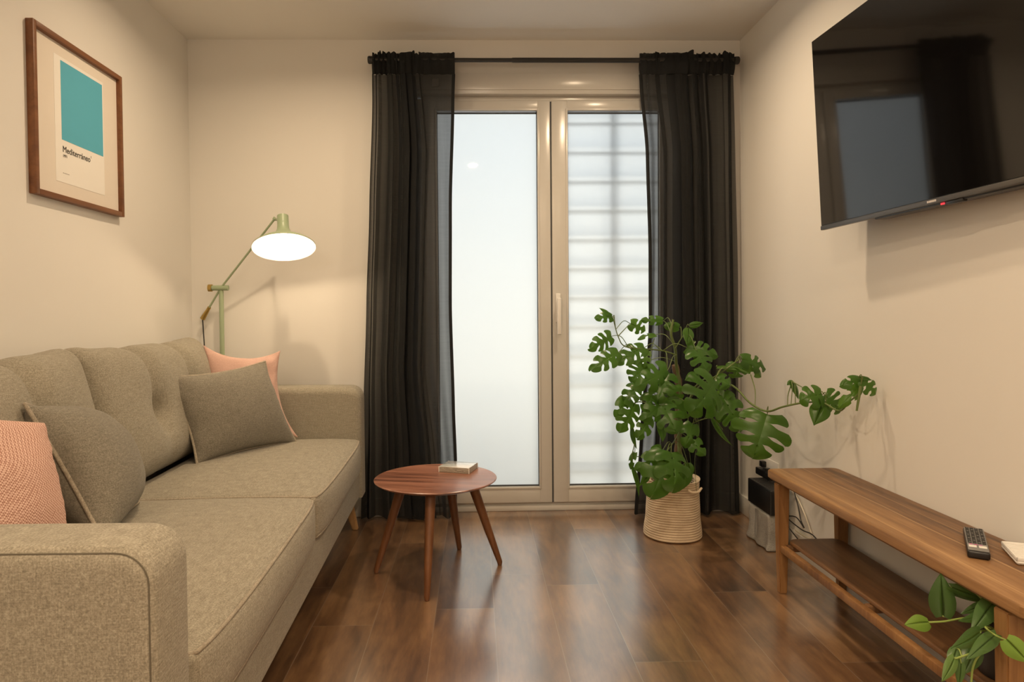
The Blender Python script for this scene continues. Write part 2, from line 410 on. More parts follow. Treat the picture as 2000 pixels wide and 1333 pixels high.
# ------------------------------------------------------------------ balcony door with roller shutter box
YD = YB + 0.05       # room-side face of the fixed frame
d1 = bpy.data.objects.new('door_1', None); col.objects.link(d1); d1.location = (0, 0, 0); struct(d1)
bm = bmesh.new()
box(bm, DOOR_X0, DOOR_X0 + 0.05, YD, YD + 0.07, 0, 2.215, 0.003); box(bm, DOOR_X1 - 0.05, DOOR_X1, YD, YD + 0.07, 0, 2.215, 0.003)
box(bm, DOOR_X0 + 0.05, DOOR_X1 - 0.05, YD, YD + 0.07, 0, 0.03, 0.003); box(bm, DOOR_X0 + 0.05, DOOR_X1 - 0.05, YD + 0.012, YD + 0.07, 0.028, 0.045, 0.003)
box(bm, DOOR_X0 + 0.05, DOOR_X1 - 0.05, YD, YD + 0.07, 2.20, 2.228, 0.003)
obj('door_frame', bm, M_PVC, d1)
bm = bmesh.new(); box(bm, DOOR_X0, DOOR_X1, YB + 0.012, YB + 0.2, 2.228, DOOR_Z, 0.006)
box(bm, DOOR_X0 + 0.02, DOOR_X1 - 0.02, YB + 0.008, YB + 0.014, 2.25, 2.335, 0.002)
obj('shutter_box', bm, M_PVC, d1)
def leaf_frame(x0, x1, px0, px1, handle):
    z0, z1, pz0, pz1 = 0.046, 2.204, 0.132, 2.152
    y0 = YD - 0.008
    lf = None
    bm = bmesh.new()
    def rail(a, b, c, d): box(bm, a, b, y0, y0 + 0.06, c, d, 0.005, 3)
    rail(x0, px0, z0, z1); rail(px1, x1, z0, z1); rail(px0 - 0.004, px1 + 0.004, z0, pz0); rail(px0 - 0.004, px1 + 0.004, pz1, z1)
    # raised inner bead
    b = 0.010
    for (a1, a2, c1, c2) in ((px0 - b, px0 + 0.002, pz0 - b, pz1 + b), (px1 - 0.002, px1 + b, pz0 - b, pz1 + b), (px0, px1, pz0 - b, pz0 + 0.002), (px0, px1, pz1 - 0.002, pz1 + b)):
        box(bm, a1, a2, y0 - 0.004, y0 + 0.02, c1, c2, 0.0025)
    lf = obj('door_leaf', bm, M_PVC, d1)
    bm = bmesh.new(); box(bm, px0, px1, y0 + 0.024, y0 + 0.0265, pz0, pz1); obj('glass_pane', bm, M_FROST, lf, 0)
    bm = bmesh.new()
    for (a1, a2, c1, c2) in ((px0 + .002, px0 + .005, pz0, pz1), (px1 - .005, px1 - .002, pz0, pz1), (px0, px1, pz0 + 0.002, pz0 + .009), (px0, px1, pz1 - 0.014, pz1 - .006)):
        box(bm, a1, a2, y0 + 0.016, y0 + 0.0235, c1, c2)
    obj('gasket', bm, M_RUBBER, lf, 0)
    if handle:
        hx = x0 + 0.030
        bm = bmesh.new(); box(bm, hx - 0.014, hx + 0.014, y0 - 0.010, y0 - 0.001, 1.02, 1.175, 0.004, 3)
        tube(bm, [(hx, y0 - 0.008, 1.135), (hx, y0 - 0.045, 1.135)], 0.008, 12)
        box(bm, hx - 0.011, hx + 0.011, y0 - 0.056, y0 - 0.042, 0.955, 1.15, 0.005, 3); obj('door_handle', bm, M_WHITEP, lf)
leaf_frame(-0.285, 0.403, -0.203, 0.335, False)
leaf_frame(0.410, 1.065, 0.495, 0.992, True)
# black seal showing in the gap at the top of the two leaves
bm = bmesh.new(); box(bm, 0.4035, 0.4095, YD + 0.0, YD + 0.03, 0.046, 2.20); obj('centre_seal', bm, M_RUBBER, d1, 0)

# ---- outside: patio slab, security grille behind the right leaf, railing behind the left
bm = bmesh.new(); box(bm, -1.6, 2.4, YB + 0.22, 6.0, -0.14, -0.02); struct(obj('patio_floor', bm, plain('patio_concrete', (0.55, 0.53, 0.48), 0.9), smooth=0))
g = thing('window_grille', 'steel security grille seen as a blurred grid through right frosted door leaf', 'grille', (0.74, YB + 0.112, 0))
bm = bmesh.new()
for k in range(14): box(bm, -0.33, 0.33, -0.006, 0.006, 0.100 + k * 0.1535 - 0.005, 0.100 + k * 0.1535 + 0.005)
box(bm, -0.33, -0.31, -0.008, 0.008, -0.02, 2.2); box(bm, 0.31, 0.33, -0.008, 0.008, -0.02, 2.2)
obj('grid_bars', bm, M_BLACK, g, 0)
bm = bmesh.new(); box(bm, -0.012, 0.012, 0.004, 0.016, -0.02, 2.2); obj('centre_post', bm, M_BLACK, g, 0)
g = thing('balcony_railing', 'low patio railing faintly showing through left frosted door leaf', 'railing', (0.0, YB + 0.42, 0))
bm = bmesh.new(); box(bm, -0.6, 0.42, -0.02, 0.02, 0.47, 0.50); box(bm, -0.6, 0.42, -0.01, 0.01, 0.04, 0.06); obj('handrail', bm, M_GREYP, g, 0)
for k in range(9):
    bm = bmesh.new(); x = -0.55 + k * 0.118; box(bm, x - 0.007, x + 0.007, -0.007, 0.007, -0.02, 0.472); obj('baluster', bm, M_GREYP, g, 0)
# ------------------------------------------------------------------ curtain rod and curtains
YC = 3.50
rod = thing('curtain_rod', 'thin black metal curtain rod above the balcony door', 'curtain rod', (0.416, YC, 2.372))
bm = bmesh.new(); tube(bm, [(-0.93, 0, 0), (-0.2, 0, 0)], 0.0105, 14); tube(bm, [(-0.22, 0, 0), (0.93, 0, 0)], 0.0125, 14); obj('pole', bm, M_BLACK, rod)
for s in (-1, 1):
    bm = bmesh.new(); M = Matrix.Translation((s * 0.925, 0, 0)) @ Matrix.Rotation(s * pi / 2, 4, 'Y')
    lathe(bm, [(0.0105, 0), (0.0105, 0.006), (0.019, 0.008), (0.020, 0.028), (0.016, 0.033)], 18, M, capb=True, capt=True); obj('finial', bm, M_BLACK, rod)
    bm = bmesh.new(); tube(bm, [(s * 0.905, 0, 0), (s * 0.905, 0.075, 0)], 0.008, 10); box(bm, s * 0.905 - 0.014, s * 0.905 + 0.014, 0.072, 0.0785, -0.035, 0.035, 0.003); obj('bracket', bm, M_BLACK, rod)

def interp(tab, z):
    tab = sorted(tab)
    if z <= tab[0][0]: return tab[0][1]
    for (a, va), (b, vb) in zip(tab[:-1], tab[1:]):
        if z <= b:
            t = (z - a) / (b - a); t = t * t * (3 - 2 * t) * 0.5 + t * 0.5; return va + (vb - va) * t
    return tab[-1][1]

def curtain(t, left, right, split, flat_side, nf, seed, ztop=2.40, zbot=0.015):
    """left/right: edge x by height; split: x of the border between dense folds and the flat single sheet"""
    rnd = random.Random(seed)
    nd, nfl = nf * 24, 46
    ph = [rnd.uniform(0, 6) for _ in range(8)]
    zs = [zbot + (2.30 - zbot) * (i / 70) for i in range(71)]
    def pos(k, z):
        L, R, S = interp(left, z), interp(right, z), interp(split, z)
        top = max(0, min(1, (z - 1.7) / 0.7)); bot = 1 - z / 2.4
        if k < nd:
            s = k / (nd - 1); p = 2 * pi * nf * (s + 0.045 * sin(2 * pi * 1.4 * s + ph[6]) + 0.02 * sin(2 * pi * 3.1 * s + ph[7])) + 0.5 * sin(1.3 * z + ph[0])
            a = 0.026 + 0.013 * sin(8.1 * s + ph[1]) + 0.016 * bot * (0.6 + 0.4 * sin(7 * s + ph[2] + 1.5 * z))
            a *= 1 - 0.3 * top
            a *= min(1.0, (1 - s) * 7 + 0.05) if True else 1
            y = a * sin(p + 0.8 * sin(2.2 * z + ph[3] + 6 * s) * 0.35)
            x = s + (0.40 + 0.45 * sin(6 * s + ph[3])) / (2 * nf) * sin(2 * p + 1.2 + ph[4]) + 0.010 * sin(1.7 * z + ph[5] + 9 * s) * bot
            X = (L + (S - L) * x) if flat_side == 'right' else (R + (S - R) * x)
        else:
            s = (k - nd + 1) / nfl
            y = 0.006 * sin(2 * pi * 1.5 * s + ph[6] + 0.7 * z) + 0.004 * sin(9 * s + 2.2 * z)
            if flat_side == 'right': X = S + (R - S) * s
            else: X = S + (L - S) * s
            y *= 1 + 0.5 * bot
        return X, y
    N = nd + nfl
    bm = bmesh.new(); rows = []
    for z in zs:
        rows.append([bm.verts.new((pos(k, z)[0], YC + pos(k, z)[1] + 0.0, z + (0.006 * sin(k * 0.13 + ph[7]) if z == zs[0] else 0))) for k in range(N)])
    for a, b in zip(rows[:-1], rows[1:]):
        for k in range(N - 1): bm.faces.new((a[k], a[k + 1], b[k + 1], b[k]))
    obj('drape', bm, M_CURTAIN, t, 80)
    # double-layer header pocket with a gathered ruffle around the rod
    bm = bmesh.new()
    for sgn in (-1, 1):
        rows = []
        for j in range(9):
            v = j / 8; z = 2.30 + 0.108 * v
            dep = 0.016 * sin(pi * min(1, v / 0.8)) + 0.002 if v < 0.8 else 0.003
            row = []
            for k in range(0, N):
                X, y = pos(k, min(z, 2.30)); g_ = 0.010 * sin(k * 0.55 + ph[0]) + 0.003 * sin(k * 2.3)
                if k >= nd: g_ *= 0.25
                zz = z + ((0.022 * noise.noise(Vector((k * 0.23, seed, 0))) + 0.010 * noise.noise(Vector((k * 0.06, seed, 3)))) * (1 if k < nd else 0.25) if v == 1 else 0)
                row.append(bm.verts.new((X, YC + sgn * dep + g_ * 0.8 + (y * 0.5 * (1 - v)), zz)))
            rows.append(row)
        for a, b in zip(rows[:-1], rows[1:]):
            for k in range(N - 1): bm.faces.new((a[k], a[k + 1], b[k + 1], b[k]))
    obj('header', bm, M_HEADER, t, 80)
    # stitched side hem along the free edge (cloth folded over twice)
    for off in (0.004, -0.004, 0.007):
        pass
    bm = bmesh.new()
    for off in (-0.003, 0.003, 0.006):
        rows = []
        for z in zs:
            kk = [N - 1 - q for q in (0, 1, 2)]
            X0, y0 = pos(N - 1, z); s_ = -1 if flat_side == 'right' else 1
            rows.append([bm.verts.new((X0 + s_ * q * 0.008 - s_ * 0.002, YC + y0 + off, z)) for q in range(3)])
        for a, b in zip(rows[:-1], rows[1:]):
            for k in range(2): bm.faces.new((a[k], a[k + 1], b[k + 1], b[k]))
    obj('side_hem', bm, M_HEADER, t, 80)

t = thing('curtain', 'charcoal sheer curtain hanging left of the balcony door, behind the sofa arm and side table', 'curtain', (0, 0, 0), 0, 'curtains on the rod')
curtain(t, [(0.0, -0.600), (0.6, -0.580), (1.1, -0.560), (1.6, -0.540), (2.16, -0.520), (2.4, -0.520)],
        [(0.0, -0.112), (0.3, -0.108), (0.58, -0.116), (1.1, -0.127), (1.63, -0.122), (2.16, -0.104), (2.4, -0.095)],
        [(0.0, -0.20), (0.3, -0.225), (0.8, -0.27), (1.3, -0.255), (1.9, -0.24), (2.4, -0.28)], 'right', 5, 3)
bm = bmesh.new(); box(bm, -0.215, -0.18, YC - 0.003, YC + 0.001, 2.235, 2.275); obj('care_label', bm, M_BLACK, t, 0)
t = thing('curtain', 'charcoal sheer curtain hanging at the right wall corner behind the split-leaf plant', 'curtain', (0, 0, 0), 0, 'curtains on the rod')
curtain(t, [(0.0, 0.820), (0.43, 0.850), (1.0, 0.898), (1.4, 0.899), (1.9, 0.888), (2.26, 0.858), (2.4, 0.845)],
        [(0.0, 1.388), (0.3, 1.386), (1.1, 1.369), (1.9, 1.356), (2.4, 1.350)],
        [(0.0, 0.93), (0.5, 0.96), (1.0, 1.0), (1.9, 1.0), (2.3, 0.96), (2.4, 0.95)], 'left', 5, 11)

# ------------------------------------------------------------------ sofa
M_SEAM = plain('dark_seam_thread', (0.13, 0.115, 0.085), 0.9)
SA = 0.030
SO = Vector((-0.4955, 1.04, 0))
def S2W(p):   # sofa-local point to world
    return Vector((SO.x + cos(SA) * p[0] - sin(SA) * p[1], SO.y + sin(SA) * p[0] + cos(SA) * p[1], p[2]))
sofa = thing('sofa', 'grey-beige tweed two-seat sofa with buttoned back along the left wall', 'sofa', SO, SA)
# frame with front rail
bm = bmesh.new(); puffy(bm, (-0.45, 1.19, 0.255), (0.44, 1.175, 0.080), 0.02, (6, 20, 2)); obj('base', bm, M_SOFA, sofa, 60)
def arm(y0, y1, out):
    X0, X1, Z0, Z1, R_ = -0.90, 0.0, 0.178, 0.718, 0.060
    def prof(d):
        r = max(R_ - d, 0.004); x0, x1, z0, z1 = X0 + d, X1 - d, Z0 + d * 0.3, Z1 - d
        pts = [(x1, z0 + (z1 - r - z0) * k / 5) for k in range(6)]
        pts += [(x1 - r + r * cos(pi / 2 * k / 8), z1 - r + r * sin(pi / 2 * k / 8)) for k in range(1, 9)]
        pts += [(x1 - r - (x1 - r - x0 - 0.02) * k / 9, z1 + 0.005 * sin(pi * k / 9)) for k in range(1, 10)]
        return pts + [(x0, z1 - 0.02), (x0, z0)]
    yo, yi = (y0, y1) if out < 0 else (y1, y0); s_ = 1 if yi > yo else -1
    rings_ = [(0.0, 0.012), (0.002, 0.006), (0.006, 0.002), (0.012, 0.0)]
    ri = 0.034
    rings_ += [(abs(yi - yo) - ri + ri * sin(pi / 2 * k / 6), ri * (1 - cos(pi / 2 * k / 6))) for k in range(0, 7)]
    bm = bmesh.new(); RR = []
    for (dy, d) in rings_: RR.append([bm.verts.new((x, yo + s_ * dy, z)) for x, z in prof(d)])
    n = len(RR[0])
    for r1, r2 in zip(RR[:-1], RR[1:]):
        for k in range(n): bm.faces.new((r1[k], r1[(k + 1) % n], r2[(k + 1) % n], r2[k]))
    bm.faces.new(RR[-1])
    bm.faces.new(RR[0])
    a = obj('armrest', bm, M_SOFA, sofa, 50)
    bm = bmesh.new(); rr = []
    for (dy, d) in ((0.006, 0.012), (0.0005, 0.011), (-0.002, 0.014), (-0.004, 0.03), (-0.005, 0.06)):
        rr.append([bm.verts.new((x, yo + s_ * dy, z)) for x, z in prof(d)])
    for r1, r2 in zip(rr[:-1], rr[1:]):
        for k in range(n): bm.faces.new((r1[k], r1[(k + 1) % n], r2[(k + 1) % n], r2[k]))
    bm.faces.new(rr[-1]); obj('side_panel', bm, M_SOFA, a, 50)
    bm = bmesh.new(); tube(bm, [(x, yo + s_ * 0.0008, z) for x, z in prof(0.0095)[:-1]], 0.0013, 6); obj('seam', bm, M_SEAM, a)
arm(0.0, 0.15, -1); arm(2.23, 2.38, 1)
bm = bmesh.new()
def fnb(o, q):
    o.x += -0.05 * (o.z + 0.3) * 0.8 * (q.x > 0); return o
puffy(bm, (-0.83, 1.19, 0.50), (0.07, 1.16, 0.31), 0.035, (2, 20, 6), fnb); obj('back_frame', bm, M_SOFA, sofa, 60)
# seat cushions with piping
def seat(y0, y1):
    yc, hy = (y0 + y1) / 2, (y1 - y0) / 2 - 0.004; hx, hz, r = 0.335, 0.076, 0.022
    c = Vector((-0.325, yc, 0.399))
    def fn(o, q):
        e = max(0, 1 - abs(q.x) ** 3) * max(0, 1 - abs(q.y) ** 3)
        if q.z > 0: o.z += 0.026 * e * q.z + 0.0025 * noise.noise(Vector((o.x * 5, o.y * 5, yc)))
        if q.x > 0: o.x += 0.012 * (1 - q.y ** 4) * (1 - q.z ** 2) * q.x
        o.z -= 0.012 * max(0, q.x) ** 6 * (0.4 + 0.6 * (1 - q.y ** 2)) * (q.z > 0)
        if q.x > 0: o.x -= 0.016 * max(0, abs(q.y) ** 8)
        return o
    bm = bmesh.new(); puffy(bm, c, (hx, hy, hz), r, (18, 26, 4), fn, 4); s = obj('seat_cushion', bm, M_SOFA, sofa, 70)
    for zs_, nm in ((1, 'piping'), (-1, 'lower_piping')):
        path = []
        k_ = r * 0.707; R2 = 0.05
        loop = []
        n = 26
        for i in range(n + 1): loop.append((hx - r + k_, -(hy - r) + 2 * (hy - r) * i / n))
        for i in range(n + 1): loop.append((hx - r - 2 * (hx - r) * i / n, hy - r + k_))
        for i in range(n + 1): loop.append((-(hx - r) - k_, hy - r - 2 * (hy - r) * i / n))
        for i in range(n + 1): loop.append((-(hx - r) + 2 * (hx - r) * i / n, -(hy - r) - k_))
        for (x, y) in loop:
            o = Vector((x, y, zs_ * (hz - r + k_))); o = fn(o, Vector((x / hx, y / hy, o.z / hz))); path.append(o + c)
        bm = bmesh.new(); tube(bm, path, 0.0048, 6, closed=True); obj(nm, bm, M_PIPE, s, 80)
seat(0.152, 1.190); seat(1.190, 2.228)
# back cushions with two buttons each
def backc(y0, y1, sd):
    yc, hy = (y0 + y1) / 2, (y1 - y0) / 2 - 0.002; hx, hz, r = 0.085, 0.235, 0.06
    lean = radians(13)
    RM = Matrix.Rotation(-lean, 4, 'Y')
    c = Vector((-0.765, yc, 0.700))
    btn = [(-0.33, -0.02), (0.33, -0.02)]
    def fn(o, q):
        if q.x > 0:
            e = max(0, 1 - q.y ** 4) * max(0, 1 - q.z ** 4)
            o.x += 0.070 * e
            for (by, bz) in btn:
                dy, dz = (o.y / hy - by) * hy, (o.z / hz - bz) * hz
                dd = sqrt(dy * dy + dz * dz)
                o.x -= 0.055 * exp(-(dd / 0.040) ** 2) + 0.028 * exp(-(dd / 0.11) ** 2)
                o.x -= 0.046 * exp(-(dy / 0.034) ** 2) * (0.5 + 0.5 * max(-0.2, dz / hz)) * (1 if dz > -0.1 else 0.4)
        if q.z > 0:
            hump = -0.034 * sum(exp(-((o.y / hy - by) * hy / 0.045) ** 2) for by, _ in btn)
            o.z += q.z * (hump + 0.024 * (1 - abs(q.y) ** 6) + 0.052 * abs(q.y) ** 7)
        o.x += 0.004 * noise.noise(Vector((o.y * 6, o.z * 6, sd)))
        return o
    bm = bmesh.new(); puffy(bm, (0, 0, 0), (hx, hy, hz), r, (3, 54, 26), fn, 5)
    for v in bm.verts: v.co = RM @ v.co + c
    s = obj('back_cushion', bm, M_SOFA, sofa, 80)
    for (by, bz) in btn:
        p = fn(Vector((hx, by * hy, bz * hz)), Vector((1, by, bz))); p.x += 0.004
        bm = bmesh.new(); M = Matrix.Translation(RM @ p + c) @ RM @ Matrix.Rotation(pi / 2, 4, 'Y')
        lathe(bm, [(0.011, -0.004), (0.012, 0), (0.009, 0.004), (0.002, 0.006)], 14, M, capb=True, capt=True); obj('button', bm, M_SOFA, s)
backc(0.152, 1.190, 1.0); backc(1.190, 2.228, 5.0)
for (x, y, sx, sy) in ((-0.09, 0.07, 1, -1), (-0.09, 2.305, 1, 1), (-0.80, 0.07, -1, -1), (-0.80, 2.305, -1, 1)):
    bm = bmesh.new(); top = 0.026; bt = 0.014
    vs = []
    for (z, h, dx, dy) in ((0.19, top, 0, 0), (0, bt, 0.045 * sx, 0.02 * sy)):
        vs.append([bm.verts.new((x + dx + a * h, y + dy + b * h, z)) for a, b in ((-1, -1), (1, -1), (1, 1), (-1, 1))])
    for k in range(4): bm.faces.new((vs[0][k], vs[0][(k + 1) % 4], vs[1][(k + 1) % 4], vs[1][k]))
    bm.faces.new(vs[0]); bm.faces.new(vs[1]); bmesh.ops.bevel(bm, geom=list(bm.edges), offset=0.004, segments=2, affect='EDGES'); obj('leg', bm, M_OAK, sofa)

# ------------------------------------------------------------------ scatter cushions
def pillow(name, label, A, B, C, D, thick, mat, pipe=None, pinch=0.06, seed=1, wr=0.004, group='scatter cushions on the sofa', ears=0.0, power=0.55):
    """A top-left, B bottom-left, C bottom-right, D top-right (sofa-local), seen from the front"""
    A, B, C, D = [S2W(p) for p in (A, B, C, D)]
    cen = (A + B + C + D) / 4; nrm = ((C + D - A - B).cross(A + D - B - C)).normalized()
    t = thing(name, label, 'cushion', cen, 0, group)
    n = 34
    def P(u, v, s):
        pu = u * (1 - pinch * (1 - v * v) * abs(u) ** 3 * 1.0); pv = v * (1 - pinch * (1 - u * u) * abs(v) ** 3)
        a, b = (pu + 1) / 2, (pv + 1) / 2
        p = (B * (1 - a) + C * a) * (1 - b) + (A * (1 - a) + D * a) * b
        prof = max(0.0, (1 - u * u) * (1 - v * v)) ** power
        ww = 0
        if wr:
            edge = 1 - min(1, max(0, 1 - max(abs(u), abs(v))) * 3)
            ww = wr * noise.noise(Vector((u * 2.3, v * 2.3, seed + s))) * (prof > 0) + wr * 1.3 * noise.noise(Vector((u * 7 * (1 - abs(v)) + 3, v * 7 * (1 - abs(u)), seed))) * edge * (prof > 0)
        return p + nrm * (s * (thick / 2 * prof) + ww * min(1, prof * 4)) - cen
    bm = bmesh.new(); edge = {}
    ws = [sin(pi / 2 * (2 * i / n - 1)) for i in range(n + 1)]
    for s in (1, -1):
        G = []
        for i, v in enumerate(ws):
            row = []
            for j, u in enumerate(ws):
                if i in (0, n) or j in (0, n):
                    if (i, j) not in edge: edge[(i, j)] = bm.verts.new(P(u, v, 0))
                    row.append(edge[(i, j)])
                else: row.append(bm.verts.new(P(u, v, s)))
            G.append(row)
        for i in range(n):
            for j in range(n): bm.faces.new((G[i][j], G[i][j + 1], G[i + 1][j + 1], G[i + 1][j]))
    c_ = obj('cover', bm, mat, t, 75)
    if pipe:
        loop = [P(u, -1, 0) for u in ws[:-1]] + [P(1, v, 0) for v in ws[:-1]] + [P(u, 1, 0) for u in reversed(ws[1:])] + [P(-1, v, 0) for v in reversed(ws[1:])]
        bm = bmesh.new(); tube(bm, loop, 0.0055, 7, closed=True); obj('piping', bm, pipe, t, 80)
    return t
pillow('cushion', 'plain pink cotton cushion leaning in the far corner of the sofa', (-0.715, 2.17, 0.935), (-0.72, 2.04, 0.50), (-0.275, 2.13, 0.50), (-0.36, 2.17, 0.905), 0.13, M_PINK, None, 0.24, 3, 0.012, power=0.6)
pillow('cushion', 'grey rectangular piped cushion leaning on the pink one at the far end', (-0.685, 1.67, 0.83), (-0.555, 1.645, 0.487), (-0.27, 2.075, 0.487), (-0.405, 2.07, 0.86), 0.19, M_PILLOW_GREY, M_PIPE, 0.10, 8, 0.005)
pillow('cushion', 'grey piped cushion seen edge-on at the near end, behind the pink woven one', (-0.63, 0.72, 0.85), (-0.43, 0.70, 0.49), (-0.53, 1.10, 0.49), (-0.72, 1.12, 0.775), 0.25, M_PILLOW_GREY, M_PIPE, 0.07, 12, 0.005)
pillow('cushion', 'pink basket-weave cushion at the near armrest, cut by the left edge', (-0.74, 0.24, 0.92), (-0.64, 0.22, 0.49), (-0.475, 0.63, 0.49), (-0.53, 0.63, 0.815), 0.18, M_PINKW, None, 0.03, 15, 0.006, power=0.42)

# ------------------------------------------------------------------ floor lamp
PX, PY = -1.300, 3.49
lamp = thing('floor_lamp', 'sage green and brass floor lamp with wide tilted shade behind the sofa', 'floor lamp', (PX, PY, 0))
def L3(x, y, z): return Vector((x - PX, y - PY, z))
bm = bmesh.new(); lathe(bm, [(0.0, 0.0), (0.085, 0.0), (0.088, 0.006), (0.085, 0.016), (0.02, 0.02), (0.0, 0.02)], 40); obj('base_plate', bm, M_GREEN, lamp)
bm = bmesh.new(); tube(bm, [(0, 0, 0.015), (0, 0, 1.195)], 0.0115, 16); obj('pole', bm, M_GREEN, lamp)
J = Vector((0, -0.005, 1.212)); TIP = L3(-0.985, 3.36, 1.545); END = L3(-1.415, 3.535, 1.055)
J2 = J + Vector((0.0, -0.0, 0.0))
bm = bmesh.new(); tube(bm, [J + Vector((-0.045, 0.0, 0.0)), J + Vector((0.038, 0.0, 0.0))], 0.0135, 16)
tube(bm, [(0, 0, 1.185), (0, 0, 1.215)], 0.010, 12); obj('joint', bm, M_GREEN, lamp)
bm = bmesh.new(); tube(bm, [J + Vector((-0.062, 0, 0)), J + Vector((-0.044, 0, 0))], 0.0185, 18); obj('joint_knob', bm, M_BRASS, lamp)
g0 = J + (END - J) * 0.66
bm = bmesh.new(); tube(bm, [g0, J, TIP], 0.0052, 10); obj('arm', bm, M_GREEN, lamp)
bm = bmesh.new(); tube(bm, [g0 + (J - END) * 0.04, g0], 0.009, 12); tube(bm, [g0, g0 + (END - g0) * 0.99], [0.0085, 0.013], 14); obj('counterweight', bm, M_BRASS, lamp)
bm = bmesh.new(); tube(bm, smooth_path([END, END + Vector((0.003, 0, -0.06)), END + Vector((0.012, -0.01, -0.18)), END + Vector((0.02, -0.01, -0.5)), END + Vector((0.06, -0.0, -1.0)), (-0.05, 0.0, 0.012)], 6), 0.0032, 8); obj('cord', bm, M_BLACK, lamp)
# shade: axis points up/back, opening tilted to the room
SC_ = L3(-0.897, 3.20, 1.388)           # centre of the opening
ax = Vector((-0.13, 0.36, 1.0)).normalized()
sm_ = Matrix.Translation(SC_) @ ax.to_track_quat('Z', 'Y').to_matrix().to_4x4()
prof = [(0.146, 0.0), (0.144, 0.005), (0.122, 0.022), (0.090, 0.040), (0.058, 0.058), (0.037, 0.076), (0.0285, 0.096), (0.0265, 0.118), (0.0265, 0.165)]
bm = bmesh.new(); lathe(bm, prof, 56, sm_); lathe(bm, [(0.0265, 0.165), (0.018, 0.168), (0.001, 0.169)], 56, sm_)
inner = [(max(r - 0.0018, 0.001), z - 0.0015) for r, z in prof[:-2]]
lathe(bm, [(0.146, 0.0)] + inner + [(0.02, 0.10), (0.001, 0.10)], 56, sm_, mi=1)
shade = obj('lamp_shade', bm, [M_GREEN, M_WHITEIN], lamp, 50)
bm = bmesh.new(); tube(bm, [TIP, sm_ @ Vector((0, 0.024, 0.12))], 0.0065, 10); tube(bm, [TIP + Vector((-0.004, 0, -0.006)), TIP + Vector((0.004, 0, 0.006))], 0.010, 10); obj('shade_hinge', bm, M_GREEN, lamp)
bm = bmesh.new(); bmesh.ops.create_uvsphere(bm, u_segments=24, v_segments=16, radius=0.026)
for v in bm.verts: v.co = sm_ @ (v.co + Vector((0, 0, 0.050)))
obj('bulb', bm, mat_emit('lit_bulb', (1.0, 0.86, 0.66), 14.0), lamp)
ld = bpy.data.lights.new('lamp_bulb_light', 'POINT'); ld.energy = 4.2; ld.color = (1.0, 0.76, 0.48); ld.shadow_soft_size = 0.027
lo = bpy.data.objects.new('lamp_bulb_light', ld); col.objects.link(lo); lo.parent = lamp; lo.location = sm_ @ Vector((0, 0, 0.020))

# ------------------------------------------------------------------ framed print on the left wall
pic = thing('framed_print', 'wood-framed print with a turquoise colour block and the word Mediterráneo', 'picture', (XL, 2.583, 1.774))
PW, PH, FW, FD = 0.283, 0.290, 0.019, 0.026    # half width, half height, bar width, depth
def bar(name, a, b, c, d):
    bm = bmesh.new(); box(bm, 0.0, FD, a, b, c, d, 0.002); obj(name, bm, M_FRAME, pic)
bm = bmesh.new(); box(bm, 0.0, FD, -PW, -PW + FW, -PH, PH, 0.002); box(bm, 0, FD, PW - FW, PW, -PH, PH, 0.002); box(bm, 0, FD, -PW + FW, PW - FW, PH - FW, PH, 0.002); box(bm, 0, FD, -PW + FW, PW - FW, -PH, -PH + FW, 0.002)
obj('frame', bm, M_FRAME, pic)
M_MAT = plain('mat_board', (0.77, 0.71, 0.63), 0.9); M_PAPER = plain('print_paper', (0.86, 0.84, 0.79), 0.85); M_TEAL = plain('turquoise_ink', (0.10, 0.44, 0.60), 0.85); M_INK = plain('dark_ink', (0.05, 0.05, 0.045), 0.8)
bm = bmesh.new(); box(bm, 0.002, 0.010, -PW + 0.01, PW - 0.01, -PH + 0.01, PH - 0.01); obj('mat_board', bm, M_MAT, pic, 0)
py0, py1, pz0, pz1 = 2.432 - 2.583, 2.745 - 2.583, 1.553 - 1.774, 2.000 - 1.774
bm = bmesh.new(); box(bm, 0.0095, 0.0108, py0, py1, pz0, pz1); pr = obj('print', bm, M_PAPER, pic, 0)
bm = bmesh.new(); box(bm, 0.0105, 0.0114, 2.470 - 2.583, 2.738 - 2.583, 1.706 - 1.774, 1.988 - 1.774); obj('colour_block', bm, M_TEAL, pr, 0)
def text(body, size, y, z, name, parent, mat, M=None):
    cu = bpy.data.curves.new('tmp', 'FONT'); cu.body = body; cu.size = size; cu.extrude = 0.0003; cu.offset = 0
    o = bpy.data.objects.new('tmp', cu); col.objects.link(o); dg = bpy.context.evaluated_depsgraph_get(); me = bpy.data.meshes.new_from_object(o.evaluated_get(dg))
    bpy.data.objects.remove(o); 
    R_ = M if M else Matrix.Translation((0.0116, y, z)) @ Matrix(((0, 0, 1, 0), (1, 0, 0, 0), (0, 1, 0, 0), (0, 0, 0, 1)))
    me.transform(R_); r = link(name, me, mat, parent, 0); return r
text('Mediterráneo', 0.0315, 2.472 - 2.583, 1.663 - 1.774, 'title_text', pr, M_INK)
text('1', 0.013, 2.648 - 2.583, 1.679 - 1.774, 'footnote_mark', pr, M_INK)
text('1971', 0.0135, 2.473 - 2.583, 1.645 - 1.774, 'date_text', pr, M_INK)
bm = bmesh.new(); x = 0.0
for wd in (0.006, 0.004, 0.007, 0.005, 0.006):
    box(bm, 0.0108, 0.0112, 2.473 - 2.583 + x, 2.473 - 2.583 + x + wd, 1.586 - 1.774, 1.5885 - 1.774); x += wd + 0.0022
obj('small_print', bm, plain('faint_ink', (0.35, 0.33, 0.30), 0.8), pr, 0)
